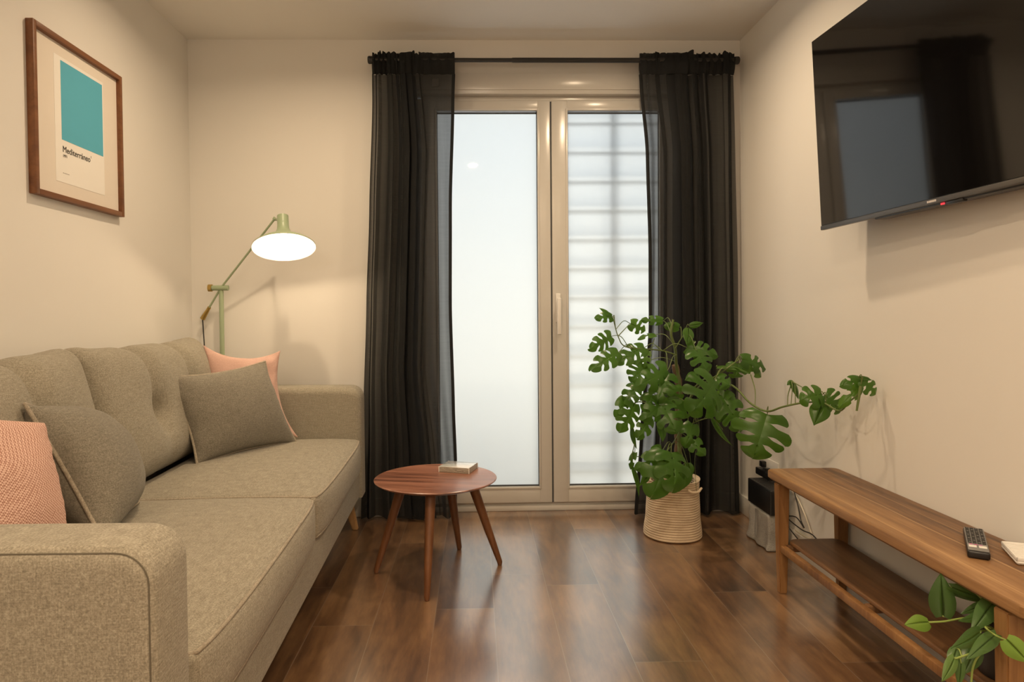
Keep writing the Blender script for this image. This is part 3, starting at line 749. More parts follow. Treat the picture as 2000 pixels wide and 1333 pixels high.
# ------------------------------------------------------------------ wall television
tv_len, tv_h = 0.600, 0.346
_s, _t, _r = radians(-3.2), radians(3.0), radians(-0.5)
_d = Vector((sin(_s), cos(_s), sin(_r))).normalized(); _u = Vector((-sin(_t) * cos(_s), sin(_t) * sin(_s), cos(_t)))
_n = _d.cross(_u).normalized(); _u = _n.cross(_d)      # _n points into the wall
TVC = Vector((1.280, 2.472, 1.369)) + _u * tv_h - _d * tv_len
tv = thing('television', 'large black flat television mounted on the right wall, tilted down', 'television', TVC)
TVM = Matrix((_n if _n.x > 0 else -_n, _d, _u)).transposed().to_4x4()
def tvobj(name, bm, mat, parent=tv, sm=35):
    for v in bm.verts: v.co = TVM @ v.co
    return obj(name, bm, mat, parent, sm)
bm = bmesh.new(); box(bm, -0.003, 0.022, -tv_len, tv_len, -tv_h, tv_h, 0.003, 2); tvb = tvobj('body', bm, M_BLACKP)
bm = bmesh.new(); box(bm, -0.0045, -0.0025, -tv_len + 0.004, tv_len - 0.004, -tv_h + 0.016, tv_h - 0.003)
tvobj('screen', bm, plain('television_glass', (0.0045, 0.004, 0.004), 0.055, Specular_IOR_Level=0.55), tv, 0)
bm = bmesh.new(); box(bm, -0.007, 0.010, -tv_len, tv_len, -tv_h - 0.002, -tv_h + 0.014, 0.003, 2); tvobj('lower_bezel', bm, M_SILV)
bm = bmesh.new(); box(bm, 0.020, 0.050, -tv_len + 0.09, tv_len - 0.09, -tv_h + 0.01, 0.12, 0.012, 3); box(bm, 0.0, 0.05, -0.30, 0.30, -tv_h - 0.007, -tv_h + 0.006, 0.003); tvobj('rear_housing', bm, M_BLACKP)
bm = bmesh.new(); box(bm, -0.003, 0.012, -0.075, -0.005, -tv_h - 0.012, -tv_h - 0.001, 0.003); rx = tvobj('sensor_housing', bm, M_BLACKP)
bm = bmesh.new(); box(bm, -0.0045, -0.002, -0.010, 0.004, -tv_h - 0.009, -tv_h - 0.004); tvobj('standby_light', bm, mat_emit('red_led', (1.0, 0.05, 0.06), 1.6), rx, 0)
bm = bmesh.new()
for k, (a, wdt) in enumerate(((0, .004), (.006, .0015), (.009, .004), (.0145, .004), (.020, .004), (.0255, .004), (.031, .004))):
    box(bm, -0.0080, -0.0066, 0.052 - a - wdt, 0.052 - a, -tv_h + 0.004, -tv_h + 0.010)
tvobj('maker_mark', bm, plain('pale_mark', (0.72, 0.68, 0.66), 0.5), tv, 0)
bm = bmesh.new(); box(bm, 0.045, XR - TVC.x - 0.0005, -0.12, 0.12, -0.12, 0.10, 0.004); obj('wall_bracket', bm, M_BLACK, tv)

# ------------------------------------------------------------------ bench along the right wall
B0, B1 = 1.350, 2.605
bench = thing('bench', 'long acacia wood bench with a lower shelf along the right wall', 'bench', (0, 0, 0))
def plank(x0, x1, y0, y1, z0, z1, rc, bev):
    bm = bmesh.new(); pts = []
    for (cx, cy, a0) in ((x1 - rc, y1 - rc, 0), (x0 + rc, y1 - rc, pi / 2), (x0 + rc, y0 + rc, pi), (x1 - rc, y0 + rc, 3 * pi / 2)):
        for k in range(7): an = a0 + pi / 2 * k / 6; pts.append((cx + rc * cos(an), cy + rc * sin(an)))
    def ring(ins, z): 
        cx, cy = (x0 + x1) / 2, (y0 + y1) / 2; sx, sy = 1 - ins / ((x1 - x0) / 2), 1 - ins / ((y1 - y0) / 2)
        return [bm.verts.new((cx + (x - cx) * sx, cy + (y - cy) * sy, z)) for x, y in pts]
    R_ = [ring(bev * 1.6, z0), ring(0, z0 + bev * 1.5), ring(0, z1 - bev), ring(bev * 0.35, z1 - bev * 0.35), ring(bev, z1)]
    n = len(pts)
    for a, b in zip(R_[:-1], R_[1:]):
        for k in range(n): bm.faces.new((a[k], a[(k + 1) % n], b[(k + 1) % n], b[k]))
    bm.faces.new(R_[0]); bm.faces.new(R_[-1]); return bm
obj('bench_top', plank(1.128, 1.407, B0, B1, 0.418, 0.455, 0.022, 0.006), M_ACA, bench, 30)
obj('shelf', plank(1.172, 1.372, B0 + 0.085, B1 - 0.085, 0.187, 0.205, 0.03, 0.004), M_ACA_SHELF, bench, 30)
def taper_leg(x, y, hx, hy):
    bm = bmesh.new(); rr = []
    for z, k in ((0.418, 1), (0.2, 0.86), (0.0, 0.66)):
        rr.append([bm.verts.new((x + a * hx * k + (hx * (1 - k) * 0.2), y + b * hy * k, z)) for a, b in ((-1, -1), (1, -1), (1, 1), (-1, 1))])
    for a, b in zip(rr[:-1], rr[1:]):
        for k in range(4): bm.faces.new((a[k], a[(k + 1) % 4], b[(k + 1) % 4], b[k]))
    bm.faces.new(rr[0]); bm.faces.new(rr[-1]); bmesh.ops.bevel(bm, geom=list(bm.edges), offset=0.003, segments=2, affect='EDGES'); obj('leg', bm, M_ACA_LEG, bench)
for x in (1.152, 1.380):
    for y in (B0 + 0.075, B1 - 0.085): taper_leg(x, y, 0.021, 0.021)
for x in (1.150, 1.380):
    bm = bmesh.new(); box(bm, x - 0.011, x + 0.011, B0 + 0.09, B1 - 0.10, 0.160, 0.186, 0.003); obj('side_rail', bm, M_ACA_LEG, bench)
for y in (B0 + 0.10, (B0 + B1) / 2, B1 - 0.11):
    bm = bmesh.new(); box(bm, 1.160, 1.372, y - 0.012, y + 0.012, 0.166, 0.188, 0.002); obj('cross_rail', bm, M_ACA_SHELF, bench)

# remote control
rc_c = (1.290, 1.708, 0.4553); 
rem = thing('remote_control', 'black television remote with two pale shortcut keys lying on the bench', 'remote control', rc_c, math.atan2(-(1.352 - 1.227), (1.80 - 1.613)))
bm = bmesh.new(); box(bm, -0.0235, 0.0235, -0.108, 0.108, 0, 0.019, 0.005, 3); obj('case', bm, M_BLACKP, rem)
bm = bmesh.new(); box(bm, -0.0215, 0.0215, -0.101, 0.104, 0.0185, 0.0197, 0.0005); obj('face_plate', bm, M_GREYP, rem)
M_KEY = plain('dark_keys', (0.022, 0.022, 0.022), 0.5); M_KEYT = plain('key_mark', (0.45, 0.45, 0.42), 0.5)
for r_ in range(9):
    for c_ in range(4):
        kx, ky = -0.0152 + c_ * 0.0101, 0.095 - r_ * 0.0165
        bm = bmesh.new(); box(bm, kx - 0.0042, kx + 0.0042, ky - 0.0058, ky + 0.0058, 0.0195, 0.0215, 0.0012)
        b_ = obj('key', bm, M_KEY, rem)
        if (r_ + c_) % 2 == 0:
            bm = bmesh.new(); box(bm, kx - 0.0018, kx + 0.0018, ky - 0.001, ky + 0.001, 0.0213, 0.0218); obj('key_mark', bm, M_KEYT, b_, 0)
for c_, colr in enumerate(((0.55, 0.10, 0.30), (0.55, 0.10, 0.30), (0.45, 0.12, 0.35))):
    bm = bmesh.new(); box(bm, -0.017 + c_ * 0.010, -0.010 + c_ * 0.010, -0.0555, -0.0520, 0.0195, 0.0208); k_ = obj('colour_key', bm, plain('magenta_key', colr, 0.5), rem, 0)
for s in (-1, 1):
    bm = bmesh.new(); box(bm, s * 0.0105 - 0.0083, s * 0.0105 + 0.0083, -0.078, -0.0600, 0.0195, 0.0212, 0.001); obj('shortcut_key', bm, M_WHITEP, rem)
# white ribbed dish by the frame edge
ws_ = thing('white_tray', 'small white plastic tray with ribbed floor on the bench at the right edge', 'tray', (1.350, 1.622, 0.4553), radians(-25))
bm = bmesh.new(); box(bm, -0.035, 0.035, -0.065, 0.065, 0.0, 0.012, 0.006, 3)
obj('tray_base', bm, M_WHITEP, ws_)
bm = bmesh.new()
for (a, b, c, d) in ((-0.035, -0.029, -0.065, 0.065), (0.029, 0.035, -0.065, 0.065), (-0.035, 0.035, 0.059, 0.065), (-0.035, 0.035, -0.065, -0.059)): box(bm, a, b, c, d, 0.008, 0.019, 0.003)
obj('rim', bm, M_WHITEP, ws_)
for k in range(8):
    bm = bmesh.new(); box(bm, -0.028, 0.028, -0.052 + k * 0.0142, -0.047 + k * 0.0142, 0.011, 0.0145, 0.001); obj('rib', bm, M_WHITEP, ws_)

# ------------------------------------------------------------------ side table
TC = (-0.174, 2.797)
tb = thing('side_table', 'small round walnut side table on four splayed legs', 'side table', (TC[0], TC[1], 0), radians(-12))
bm = bmesh.new(); lathe(bm, [(0.001, 0.372), (0.215, 0.372), (0.243, 0.381), (0.2525, 0.387), (0.2535, 0.390), (0.251, 0.392), (0.001, 0.392)], 96); obj('tabletop', bm, M_TABLE, tb, 30)
feet = [(-0.248, -0.010), (-0.019, -0.290), (0.088, 0.252), (0.265, 0.056)]
ca, sa = cos(radians(12)), sin(radians(12))
for fx, fy in feet:
    lx, ly = fx * ca - fy * sa, fx * sa + fy * ca      # into the turned table frame
    bm = bmesh.new(); tx, ty = lx * 0.56, ly * 0.56
    tube(bm, [(tx, ty, 0.362), (tx + (lx - tx) * 0.12, ty + (ly - ty) * 0.12, 0.32), (tx + (lx - tx) * 0.6, ty + (ly - ty) * 0.6, 0.15), (lx, ly, 0.012), (lx, ly, 0.001)], [0.0205, 0.0205, 0.0165, 0.0115, 0.009], 16); obj('leg', bm, M_TLEG, tb, 50)
bm = bmesh.new()
for ang in (radians(10), radians(10) + pi / 2):
    box(bm, -0.155, 0.155, -0.022, 0.022, 0.356, 0.373, 0.003, mat=Matrix.Rotation(ang, 4, 'Z'))
obj('underframe', bm, M_TLEG, tb)
cb = thing('coaster_box', 'flat square box with a pale printed top lying on the round side table', 'box', (-0.0825, 2.918, 0.3925), radians(-19))
bm = bmesh.new(); box(bm, -0.068, 0.068, -0.056, 0.056, 0, 0.0235, 0.0012)
t_ = NT('box_side_stripes'); sxx = t_.n('ShaderNodeSeparateXYZ'); t_.set(sxx.inputs[0], t_.coord()); zz = t_.math('ADD', t_.math('MULTIPLY', sxx.outputs[2], 260), t_.math('MULTIPLY', t_.noise(t_.coord(scale=(1, 1, 6)), 20, 3), 3))
t_.bsdf(t_.ramp(t_.math('FRACT', zz), [(0.0, (0.12, 0.10, 0.08)), (0.4, (0.30, 0.27, 0.22)), (0.8, (0.5, 0.46, 0.38))]), 0.5); obj('box_sides', bm, t_.m, cb)
t_ = NT('pale_printed_top'); t_.bsdf(t_.ramp(t_.noise(t_.coord(scale=(1, 3, 1)), 18, 3), [(0.40, (0.55, 0.60, 0.58)), (0.5, (0.82, 0.83, 0.82)), (0.62, (0.86, 0.85, 0.82))]), 0.12, Coat_Weight=1.0, Coat_IOR=1.8, Coat_Roughness=0.15)
bm = bmesh.new(); box(bm, -0.0675, 0.0675, -0.0555, 0.0555, 0.0232, 0.0250, 0.0006); obj('printed_top', bm, t_.m, cb)
bm = bmesh.new()
bm.free()
for a, b in ((-0.068, -0.056), (0.068, -0.056), (0.068, 0.056), (-0.068, 0.056)):
    bm = bmesh.new(); box(bm, a - 0.0015, a + 0.0015, b - 0.0015, b + 0.0015, 0.0, 0.0245); obj('corner_edge', bm, M_WHITEP, cb, 0)

# ------------------------------------------------------------------ rope basket with split-leaf plant
BX, BY = 0.935, 3.205
bk = thing('rope_basket', 'cream coiled rope basket holding the big split-leaf plant', 'basket', (BX, BY, 0))
def ropeprof(h0, h1, rings_, rf, flip=False):
    out = []
    for i in range(rings_):
        zc = h0 + (h1 - h0) * (i + 0.5) / rings_; hh = (h1 - h0) / rings_ / 2
        for k in range(5):
            an = -pi / 2 + pi * (k + 0.5) / 5; out.append((rf(zc) + (-1 if flip else 1) * hh * 0.85 * cos(an), zc + hh * sin(an)))
    return out
rf = lambda z: 0.1265 + 0.006 * cos(min(z, 0.1) / 0.1 * pi) + 0.003 * sin(z * 20)
bm = bmesh.new(); lathe(bm, [(0.001, 0.002), (0.118, 0.002)] + ropeprof(0.003, 0.272, 24, rf) + [(0.126, 0.276)], 72)
lathe(bm, [(0.126, 0.276)] + [(r - 0.012, z) for r, z in reversed(ropeprof(0.02, 0.272, 22, rf, True))] + [(0.001, 0.02)], 72)
for v in bm.verts:
    a_ = math.atan2(v.co.y, v.co.x); k = 1 + 0.012 * sin(2 * a_ + 1) * v.co.z / 0.27 + 0.008 * sin(5 * a_ + v.co.z * 14); v.co.x *= k; v.co.y *= k; v.co.z += 0.004 * sin(3 * a_ + 1) * v.co.z / 0.27
t_ = NT('cream_cotton_rope'); t_.bsdf(t_.mix(t_.noise(t_.coord(), 300, 2), (0.62, 0.49, 0.34), (0.80, 0.66, 0.49)), 0.9, t_.bump(t_.noise(t_.coord(), 420, 2), 0.5, 0.002)); M_ROPE = t_.m
obj('coiled_body', bm, M_ROPE, bk, 80)
bm = bmesh.new(); tube(bm, smooth_path([(0.035, -0.126, 0.245), (0.055, -0.131, 0.237), (0.085, -0.118, 0.236), (0.108, -0.094, 0.247)], 6), 0.0055, 8); obj('handle', bm, M_ROPE, bk)

plant = thing('split_leaf_plant', 'tall split-leaf climbing plant growing out of the cream rope basket', 'plant', (BX, BY, 0.026))
PO = Vector((BX, BY, 0.026))
bm = bmesh.new(); lathe(bm, [(0.001, 0.0), (0.080, 0.0), (0.096, 0.19), (0.100, 0.19), (0.100, 0.196), (0.092, 0.196), (0.090, 0.175)], 36); obj('nursery_pot', bm, M_BLACKP, plant)
bm = bmesh.new(); lathe(bm, [(0.0905, 0.172), (0.06, 0.178), (0.001, 0.180)], 36); obj('soil', bm, M_SOIL, plant)

def leaf_mesh(bm, lay, b, t, W, lobes, roll, rnd, tone, heart=False, toward=Vector((0, -1, 0.35)), droop=0.16):
    b, t = Vector(b), Vector(t); ax_ = (t - b) * (1.0 if heart else 1.08); L = ax_.length; W = W * (1.0 if heart else 1.10); a = ax_.normalized()
    nrm = toward + Vector((rnd.uniform(-.35, .35), 0, rnd.uniform(-.25, .35))); nrm = (nrm - a * nrm.dot(a)).normalized()
    nrm = (Matrix.Rotation(roll * rnd.choice((-1, 1)), 4, a) @ nrm).normalized(); side = a.cross(nrm)
    half = W / 2; cvals = tone
    def mid(tt): return b + a * (L * tt) + nrm * (droop * L * (sin(pi * tt) * 0.5 - 0.25 * tt * tt))
    def pt(tm, s, sgn, w, sweep):
        p = mid(tm); out = (side * sgn + a * sweep).normalized()
        z = 0.16 * s - 0.34 * s * s
        return p + out * (w * s) + nrm * (w * z)
    def F(vs):
        try: f = bm.faces.new(vs)
        except ValueError: return
        for l in f.loops: l[lay] = (cvals, cvals, cvals, 1)
    if heart or lobes == 0:
        n, m_ = 10, 4
        for sgn in (-1, 1):
            G = []
            for i in range(n + 1):
                tt = i / n
                wv = (sin(pi * min(1, tt * 0.92 + 0.10) ** 0.78) ** 0.85) * (1 - tt ** 3 * 0.35) if not heart else max(0, sin(pi * (min(1.0, tt * 0.95 + 0.05)) ** 0.62)) ** 0.9
                if i == n: wv = 0.0
                G.append([bm.verts.new(pt(tt - (0.10 * (j / m_) if heart and tt < 0.3 else 0) * (1 - tt / 0.3), j / m_, sgn, half * wv + 1e-4, 0.15)) for j in range(m_ + 1)])
            for i in range(n):
                for j in range(m_): F((G[i][j], G[i + 1][j], G[i + 1][j + 1], G[i][j + 1]))
        return
    nl = {0: 2, 1: 2, 2: 3, 3: 4}[lobes]
    s0 = 0.28
    for sgn in (-1, 1):
        cuts = [0.0] + [min(0.97, (k + 0.18 * rnd.uniform(-1, 1) + 0.06 * sgn) / nl) for k in range(1, nl)] + [1.0]
        def margin(q):
            wv = half * 1.12 * max(0.0, sin(pi * min(1, 0.10 + 0.90 * q) ** 0.80)) ** 0.72
            return (-0.07 + 1.07 * q ** 0.92 + 0.05 * sin(pi * q)), wv
        for k in range(nl):
            q0, q1 = cuts[k], cuts[k + 1]; m_, I_ = 10, 7; G = []; ls = rnd.uniform(0.92, 1.04); bend = rnd.uniform(-0.05, 0.05)
            for j in range(m_ + 1):
                s = j / m_; row = []
                cutw = 0.0 if s <= s0 else 0.5 * 0.36 * min(1.0, sqrt((s - s0) / 0.22)) * (1.15 - 0.45 * (s - s0) / (1 - s0))
                for i in range(I_ + 1):
                    f = i / I_
                    lo_ = cutw if k > 0 else 0.0; hi_ = 1 - (cutw if k < nl - 1 else 0.0)
                    ff = lo_ + (hi_ - lo_) * f; q = q0 + (q1 - q0) * ff
                    al, wv = margin(q)
                    e_ = abs(2 * f - 1)
                    s_e = s * (1 - 0.13 * e_ ** 3 * (s ** 3) * (1 if (0 < i < I_) or nl > 1 else 0)) * (ls if k < nl - 1 else 1)
                    qm = 0.03 + 0.82 * q
                    tt = qm + (al - qm) * s_e ** 1.25 + bend * s_e * s_e
                    w_ = wv * s_e
                    p = mid(max(-0.1, tt)) + side * (sgn * w_) + nrm * (half * (0.17 * s_e - 0.42 * s_e * s_e) + 0.04 * half * sin(ff * pi * 2) * s_e)
                    row.append(bm.verts.new(p))
                G.append(row)
            for j in range(m_):
                for i in range(I_): F((G[j][i], G[j][i + 1], G[j + 1][i + 1], G[j + 1][i]))
    # tip
    tip = [bm.verts.new(mid(0.93)), bm.verts.new(mid(1.03))]
    return

LEAVES=[ (0.608,3.0,1.051,0.53,2.97,1.046,0.046,2,0.2),(0.602,3.0,1.048,0.552,3.0,1.09,0.028,0,0.5),(0.615,3.05,0.963,0.51,3.0,0.913,0.07,3,0.1),(0.637,3.0,0.895,0.509,2.95,0.823,0.078,3,0),(0.766,3.05,0.912,0.631,3.01,0.847,0.08,3,0),(0.813,3.2,0.886,0.795,3.18,0.804,0.049,2,0.4),(0.796,3.2,0.825,0.734,3.18,0.739,0.093,3,0.2),(0.72,3.15,1.018,0.796,3.17,0.981,0.058,2,0.3),(0.89,3.2,1.029,0.791,3.2,1.033,0.041,2,0.3),(0.853,3.2,0.963,0.771,3.2,0.946,0.034,1,0.6),(0.953,3.15,0.997,0.884,3.15,1.005,0.043,1,0.5),(0.966,3.05,0.997,0.949,3.02,0.927,0.054,0,0),(0.968,3.05,1.006,1.029,3.05,1.019,0.03,0,0.5),(0.953,3.05,0.91,1.077,3.01,0.876,0.075,3,0.1),(0.975,2.98,0.902,1.007,2.93,0.81,0.11,2,0),(1.19,3.0,0.855,1.312,3.03,0.811,0.069,2,0.1),(1.188,3.0,0.843,1.29,3.03,0.773,0.046,1,0.3),(1.065,2.97,0.825,1.209,2.97,0.801,0.036,1,0.8),(1.174,3.0,0.836,1.155,3.0,0.773,0.083,2,0.2),(0.856,3.0,0.812,0.705,2.93,0.75,0.101,3,0.1),(0.851,3.0,0.8,0.792,2.94,0.678,0.11,3,0),(0.903,3.1,0.728,0.917,3.1,0.651,0.086,1,0.2),(1.032,2.9,0.777,0.912,2.82,0.653,0.178,3,0),(1.045,2.92,0.782,1.096,2.89,0.75,0.085,1,0.1),(0.996,3.0,0.789,0.935,3.0,0.766,0.055,0,0.4),(1.083,2.97,0.703,1.147,2.92,0.555,0.118,3,0),(1.139,3.02,0.696,1.09,2.99,0.579,0.074,2,0.2),(1.084,3.05,0.712,1.055,3.05,0.627,0.084,1,0.1),(0.715,3.0,0.741,0.657,2.97,0.671,0.074,2,0),(0.701,2.98,0.669,0.627,2.94,0.547,0.096,3,0.1),(0.664,3.0,0.685,0.618,2.98,0.605,0.055,1,0.3),(0.771,3.0,0.6,0.711,2.96,0.515,0.069,2,0.1),(0.818,2.95,0.662,0.86,2.89,0.549,0.109,2,0.1),(0.822,2.97,0.669,0.732,2.92,0.604,0.082,2,0.1),(0.814,2.97,0.577,0.816,2.94,0.504,0.05,0,0.2),(0.907,3.0,0.683,0.809,2.95,0.672,0.064,1,0.3),(0.691,3.0,0.555,0.711,3.0,0.461,0.031,0,0.8),(0.705,3.0,0.443,0.683,3.0,0.368,0.033,1,0.5),(0.695,3.0,0.377,0.719,2.98,0.254,0.028,0,0.7),(0.822,2.9,0.466,0.742,2.84,0.289,0.151,2,0.1),(0.84,2.9,0.466,0.829,2.82,0.324,0.151,2,-0.1),(0.817,2.95,0.461,0.699,2.91,0.389,0.072,2,0.2),(0.762,2.95,0.374,0.71,2.92,0.314,0.045,0,0.3),(0.959,3.05,0.381,0.976,3.05,0.319,0.042,0,0.3),(0.961,2.98,0.573,0.919,2.95,0.478,0.073,1,0.3),(0.928,2.98,0.518,1.0,2.94,0.44,0.069,2,0.2),(1.034,2.95,0.6,1.113,2.93,0.484,0.025,0,0.9),(0.934,3.0,0.374,0.906,3.0,0.267,0.083,0,0.1),(0.798,3.05,0.696,0.764,3.03,0.624,0.075,1,0.2),(0.96,3.05,0.657,0.922,3.05,0.581,0.075,1,0.3),(1.235,2.62,0.794,1.264,2.62,0.726,0.039,0,0.1),(1.239,2.62,0.796,1.219,2.62,0.78,0.018,0,0.3),(1.297,2.5,0.757,1.218,2.5,0.738,0.084,2,0),(1.301,2.5,0.725,1.257,2.48,0.649,0.069,0,0),(1.303,2.5,0.756,1.353,2.48,0.696,0.084,3,0),(1.348,2.33,0.827,1.273,2.33,0.808,0.043,1,0),(1.356,2.35,0.805,1.286,2.35,0.734,0.04,1,0),(1.337,2.31,0.828,1.387,2.31,0.778,0.05,2,0),(1.326,2.31,0.837,1.372,2.31,0.828,0.017,0,0.2),(1.184,2.72,0.655,1.118,2.7,0.48,0.192,3,0) ]
STEMS=[
([ (0.961, 3.2, 0.248),(0.966, 3.2, 0.398),(0.967, 3.2, 0.547),(0.972, 3.2, 0.696),(0.947, 3.18, 0.817),(0.924, 3.12, 0.899),(0.899, 3.1, 0.968),(0.909, 3.1, 1.035) ],0.01),
([ (0.961, 3.18, 0.561),(1.014, 3.1, 0.707),(1.076, 3.0, 0.783),(1.104, 2.95, 0.82),(1.171, 2.98, 0.858) ],0.005),
([ (0.991, 3.15, 0.682),(1.055, 3.05, 0.769),(1.131, 2.95, 0.741),(1.156, 2.83, 0.683),(1.18, 2.72, 0.662),(1.202, 2.62, 0.694),(1.25, 2.55, 0.719),(1.297, 2.5, 0.725),(1.317, 2.42, 0.705),(1.321, 2.36, 0.747),(1.334, 2.33, 0.776),(1.333, 2.31, 0.808) ],0.005),
([ (0.929, 3.12, 0.87),(0.86, 3.1, 0.891),(0.77, 3.05, 0.903),(0.669, 3.02, 0.916),(0.632, 3.0, 0.964),(0.609, 3.0, 1.047) ],0.0035),
([ (0.632, 3.0, 0.964),(0.707, 3.1, 1.017) ],0.0025),
([ (0.918, 3.1, 0.901),(0.941, 3.08, 0.949),(0.966, 3.05, 0.999) ],0.003),
([ (0.899, 3.1, 0.968),(0.894, 3.15, 1.015),(0.89, 3.2, 1.029) ],0.0025),
([ (0.952, 3.15, 0.644),(0.817, 3.05, 0.649),(0.71, 3.0, 0.666),(0.687, 3.0, 0.583),(0.705, 3.0, 0.499),(0.691, 3.0, 0.424),(0.695, 3.0, 0.377),(0.724, 3.0, 0.251) ],0.003),
([ (0.691, 3.0, 0.424),(0.769, 3.05, 0.413),(0.898, 3.1, 0.42) ],0.002),
([ (0.952, 3.15, 0.507),(0.967, 3.0, 0.57),(1.034, 2.95, 0.6),(1.085, 2.95, 0.549) ],0.003),
([ (1.222, 2.98, 0.788),(1.187, 2.85, 0.734),(1.166, 2.8, 0.674) ],0.0025),
([ (1.239, 2.62, 0.792),(1.223, 2.62, 0.743),(1.211, 2.6, 0.705) ],0.0025),
([ (1.23, 2.6, 0.794),(1.25, 2.55, 0.775) ],0.0025),
([ (0.979, 3.05, 0.657),(1.007, 3.05, 0.58),(1.012, 3.05, 0.504),(1.002, 3.08, 0.393),(1.014, 3.1, 0.263),(1.018, 3.1, 0.224) ],0.0015),
([ (0.974, 3.08, 0.614),(0.96, 3.05, 0.524),(0.983, 3.08, 0.374),(0.999, 3.1, 0.292) ],0.0015),
([ (0.848, 3.2, 0.945),(0.815, 3.15, 0.86),(0.799, 3.05, 0.81) ],0.002),
([ (0.822, 2.9, 0.466),(0.902, 3.05, 0.487),(0.961, 3.18, 0.501) ],0.003),
([ (0.921, 3.15, 0.252),(0.932, 3.15, 0.33),(0.959, 3.05, 0.381) ],0.002),
([ (1.333, 2.31, 0.808),(1.326, 2.31, 0.764),(1.319, 2.31, 0.721) ],0.006),
]
LEAVES2= [(1.128,1.6,0.325,1.122,1.6,0.43,0.058),(1.024,1.5,0.358,0.95,1.47,0.368,0.038),(1.134,1.58,0.404,1.25,1.61,0.358,0.025),(1.167,1.62,0.376,1.267,1.62,0.345,0.022),(1.153,1.5,0.374,1.072,1.47,0.373,0.024),(1.195,1.55,0.376,1.134,1.55,0.352,0.021),(1.178,1.5,0.407,1.086,1.45,0.357,0.044),(1.239,1.55,0.393,1.265,1.55,0.349,0.05),(1.106,1.45,0.357,1.02,1.42,0.337,0.037),(1.119,1.42,0.367,1.024,1.38,0.334,0.032),(1.136,1.5,0.303,1.085,1.47,0.253,0.044),(1.032,1.42,0.337,1.002,1.4,0.304,0.027),(1.013,1.4,0.328,0.972,1.38,0.288,0.026),(1.191,1.5,0.331,1.151,1.4,0.403,0.032),(1.093,1.36,0.385,1.125,1.34,0.345,0.044),(1.027,1.4,0.316,1.022,1.4,0.265,0.019),(1.17,1.55,0.29,1.192,1.55,0.234,0.033)]
STEMS2=[
[ (1.247, 1.56, 0.306),(1.218, 1.58, 0.363),(1.188, 1.6, 0.395),(1.162, 1.62, 0.388),(1.147, 1.62, 0.32),(1.128, 1.6, 0.325) ],
[ (1.231, 1.55, 0.307),(1.138, 1.52, 0.355),(1.06, 1.5, 0.359),(1.024, 1.5, 0.358) ],
[ (1.235, 1.55, 0.306),(1.095, 1.42, 0.383),(1.1, 1.4, 0.375),(1.093, 1.36, 0.383) ],
[ (1.235, 1.55, 0.306),(1.12, 1.42, 0.343),(1.068, 1.4, 0.334),(1.053, 1.4, 0.307),(1.049, 1.4, 0.272) ],
[ (1.235, 1.55, 0.306),(1.096, 1.42, 0.339),(1.021, 1.4, 0.328),(1.013, 1.4, 0.328) ],
[ (1.235, 1.55, 0.306),(1.181, 1.52, 0.364),(1.153, 1.5, 0.374) ],
[ (1.235, 1.55, 0.306),(1.137, 1.48, 0.346),(1.106, 1.45, 0.357) ],
]

rnd = random.Random(5)
bm = bmesh.new(); lay = bm.loops.layers.color.new('tone')
for (a1, a2, a3, b1, b2, b3, W_, n_, r_) in LEAVES:
    tone = min(1, max(0, rnd.gauss(0.25, 0.22)))
    leaf_mesh(bm, lay, Vector((a1, a2, a3)) - PO, Vector((b1, b2, b3)) - PO, W_, n_, r_, rnd, tone)
for v in [v for v in bm.verts if not v.link_faces]: bm.verts.remove(v)
bmesh.ops.remove_doubles(bm, verts=bm.verts, dist=0.0004)
me = bpy.data.meshes.new('foliage'); bm.to_mesh(me); bm.free(); link('foliage', me, M_LEAF, plant, 0); me.polygons.foreach_set('use_smooth', [True] * len(me.polygons))
bm = bmesh.new(); nodes = []
for path, r_ in STEMS:
    P_ = [Vector(p) - PO for p in path]; sp = smooth_path(P_, 5); nodes += sp if r_ >= 0.003 else []
    for v in sp: 
        if v.length: pass
    tube(bm, sp, [r_ * (1 - 0.45 * i / len(sp)) for i in range(len(sp))], 7)
for (a1, a2, a3, b1, b2, b3, W_, n_, r_) in LEAVES:
    p = Vector((a1, a2, a3)) - PO; tip = Vector((b1, b2, b3)) - PO
    q = min(nodes, key=lambda k: (k - (p - (tip - p) * 0.6 + Vector((0, 0, -0.03)))).length)
    if (q - p).length > 0.004:
        mid_ = (q + p) / 2 + Vector((0, -0.01, 0.025)); tube(bm, smooth_path([q, mid_, p, p + (tip - p) * 0.25], 4), 0.0017, 6)
obj('stems', bm, M_STEM, plant, 60)
# fibrous climbing pole
bm = bmesh.new(); pp = smooth_path([Vector(p) - PO for p in STEMS[0][0][:5]], 8); pp = [Vector((p.x, p.y + 0.02, p.z)) for p in pp]
pp[0].z = 0.15
tube(bm, pp, [0.017 + 0.002 * sin(i * 1.7) for i in range(len(pp))], 12); obj('climbing_pole', bm, M_BARK, plant, 60)

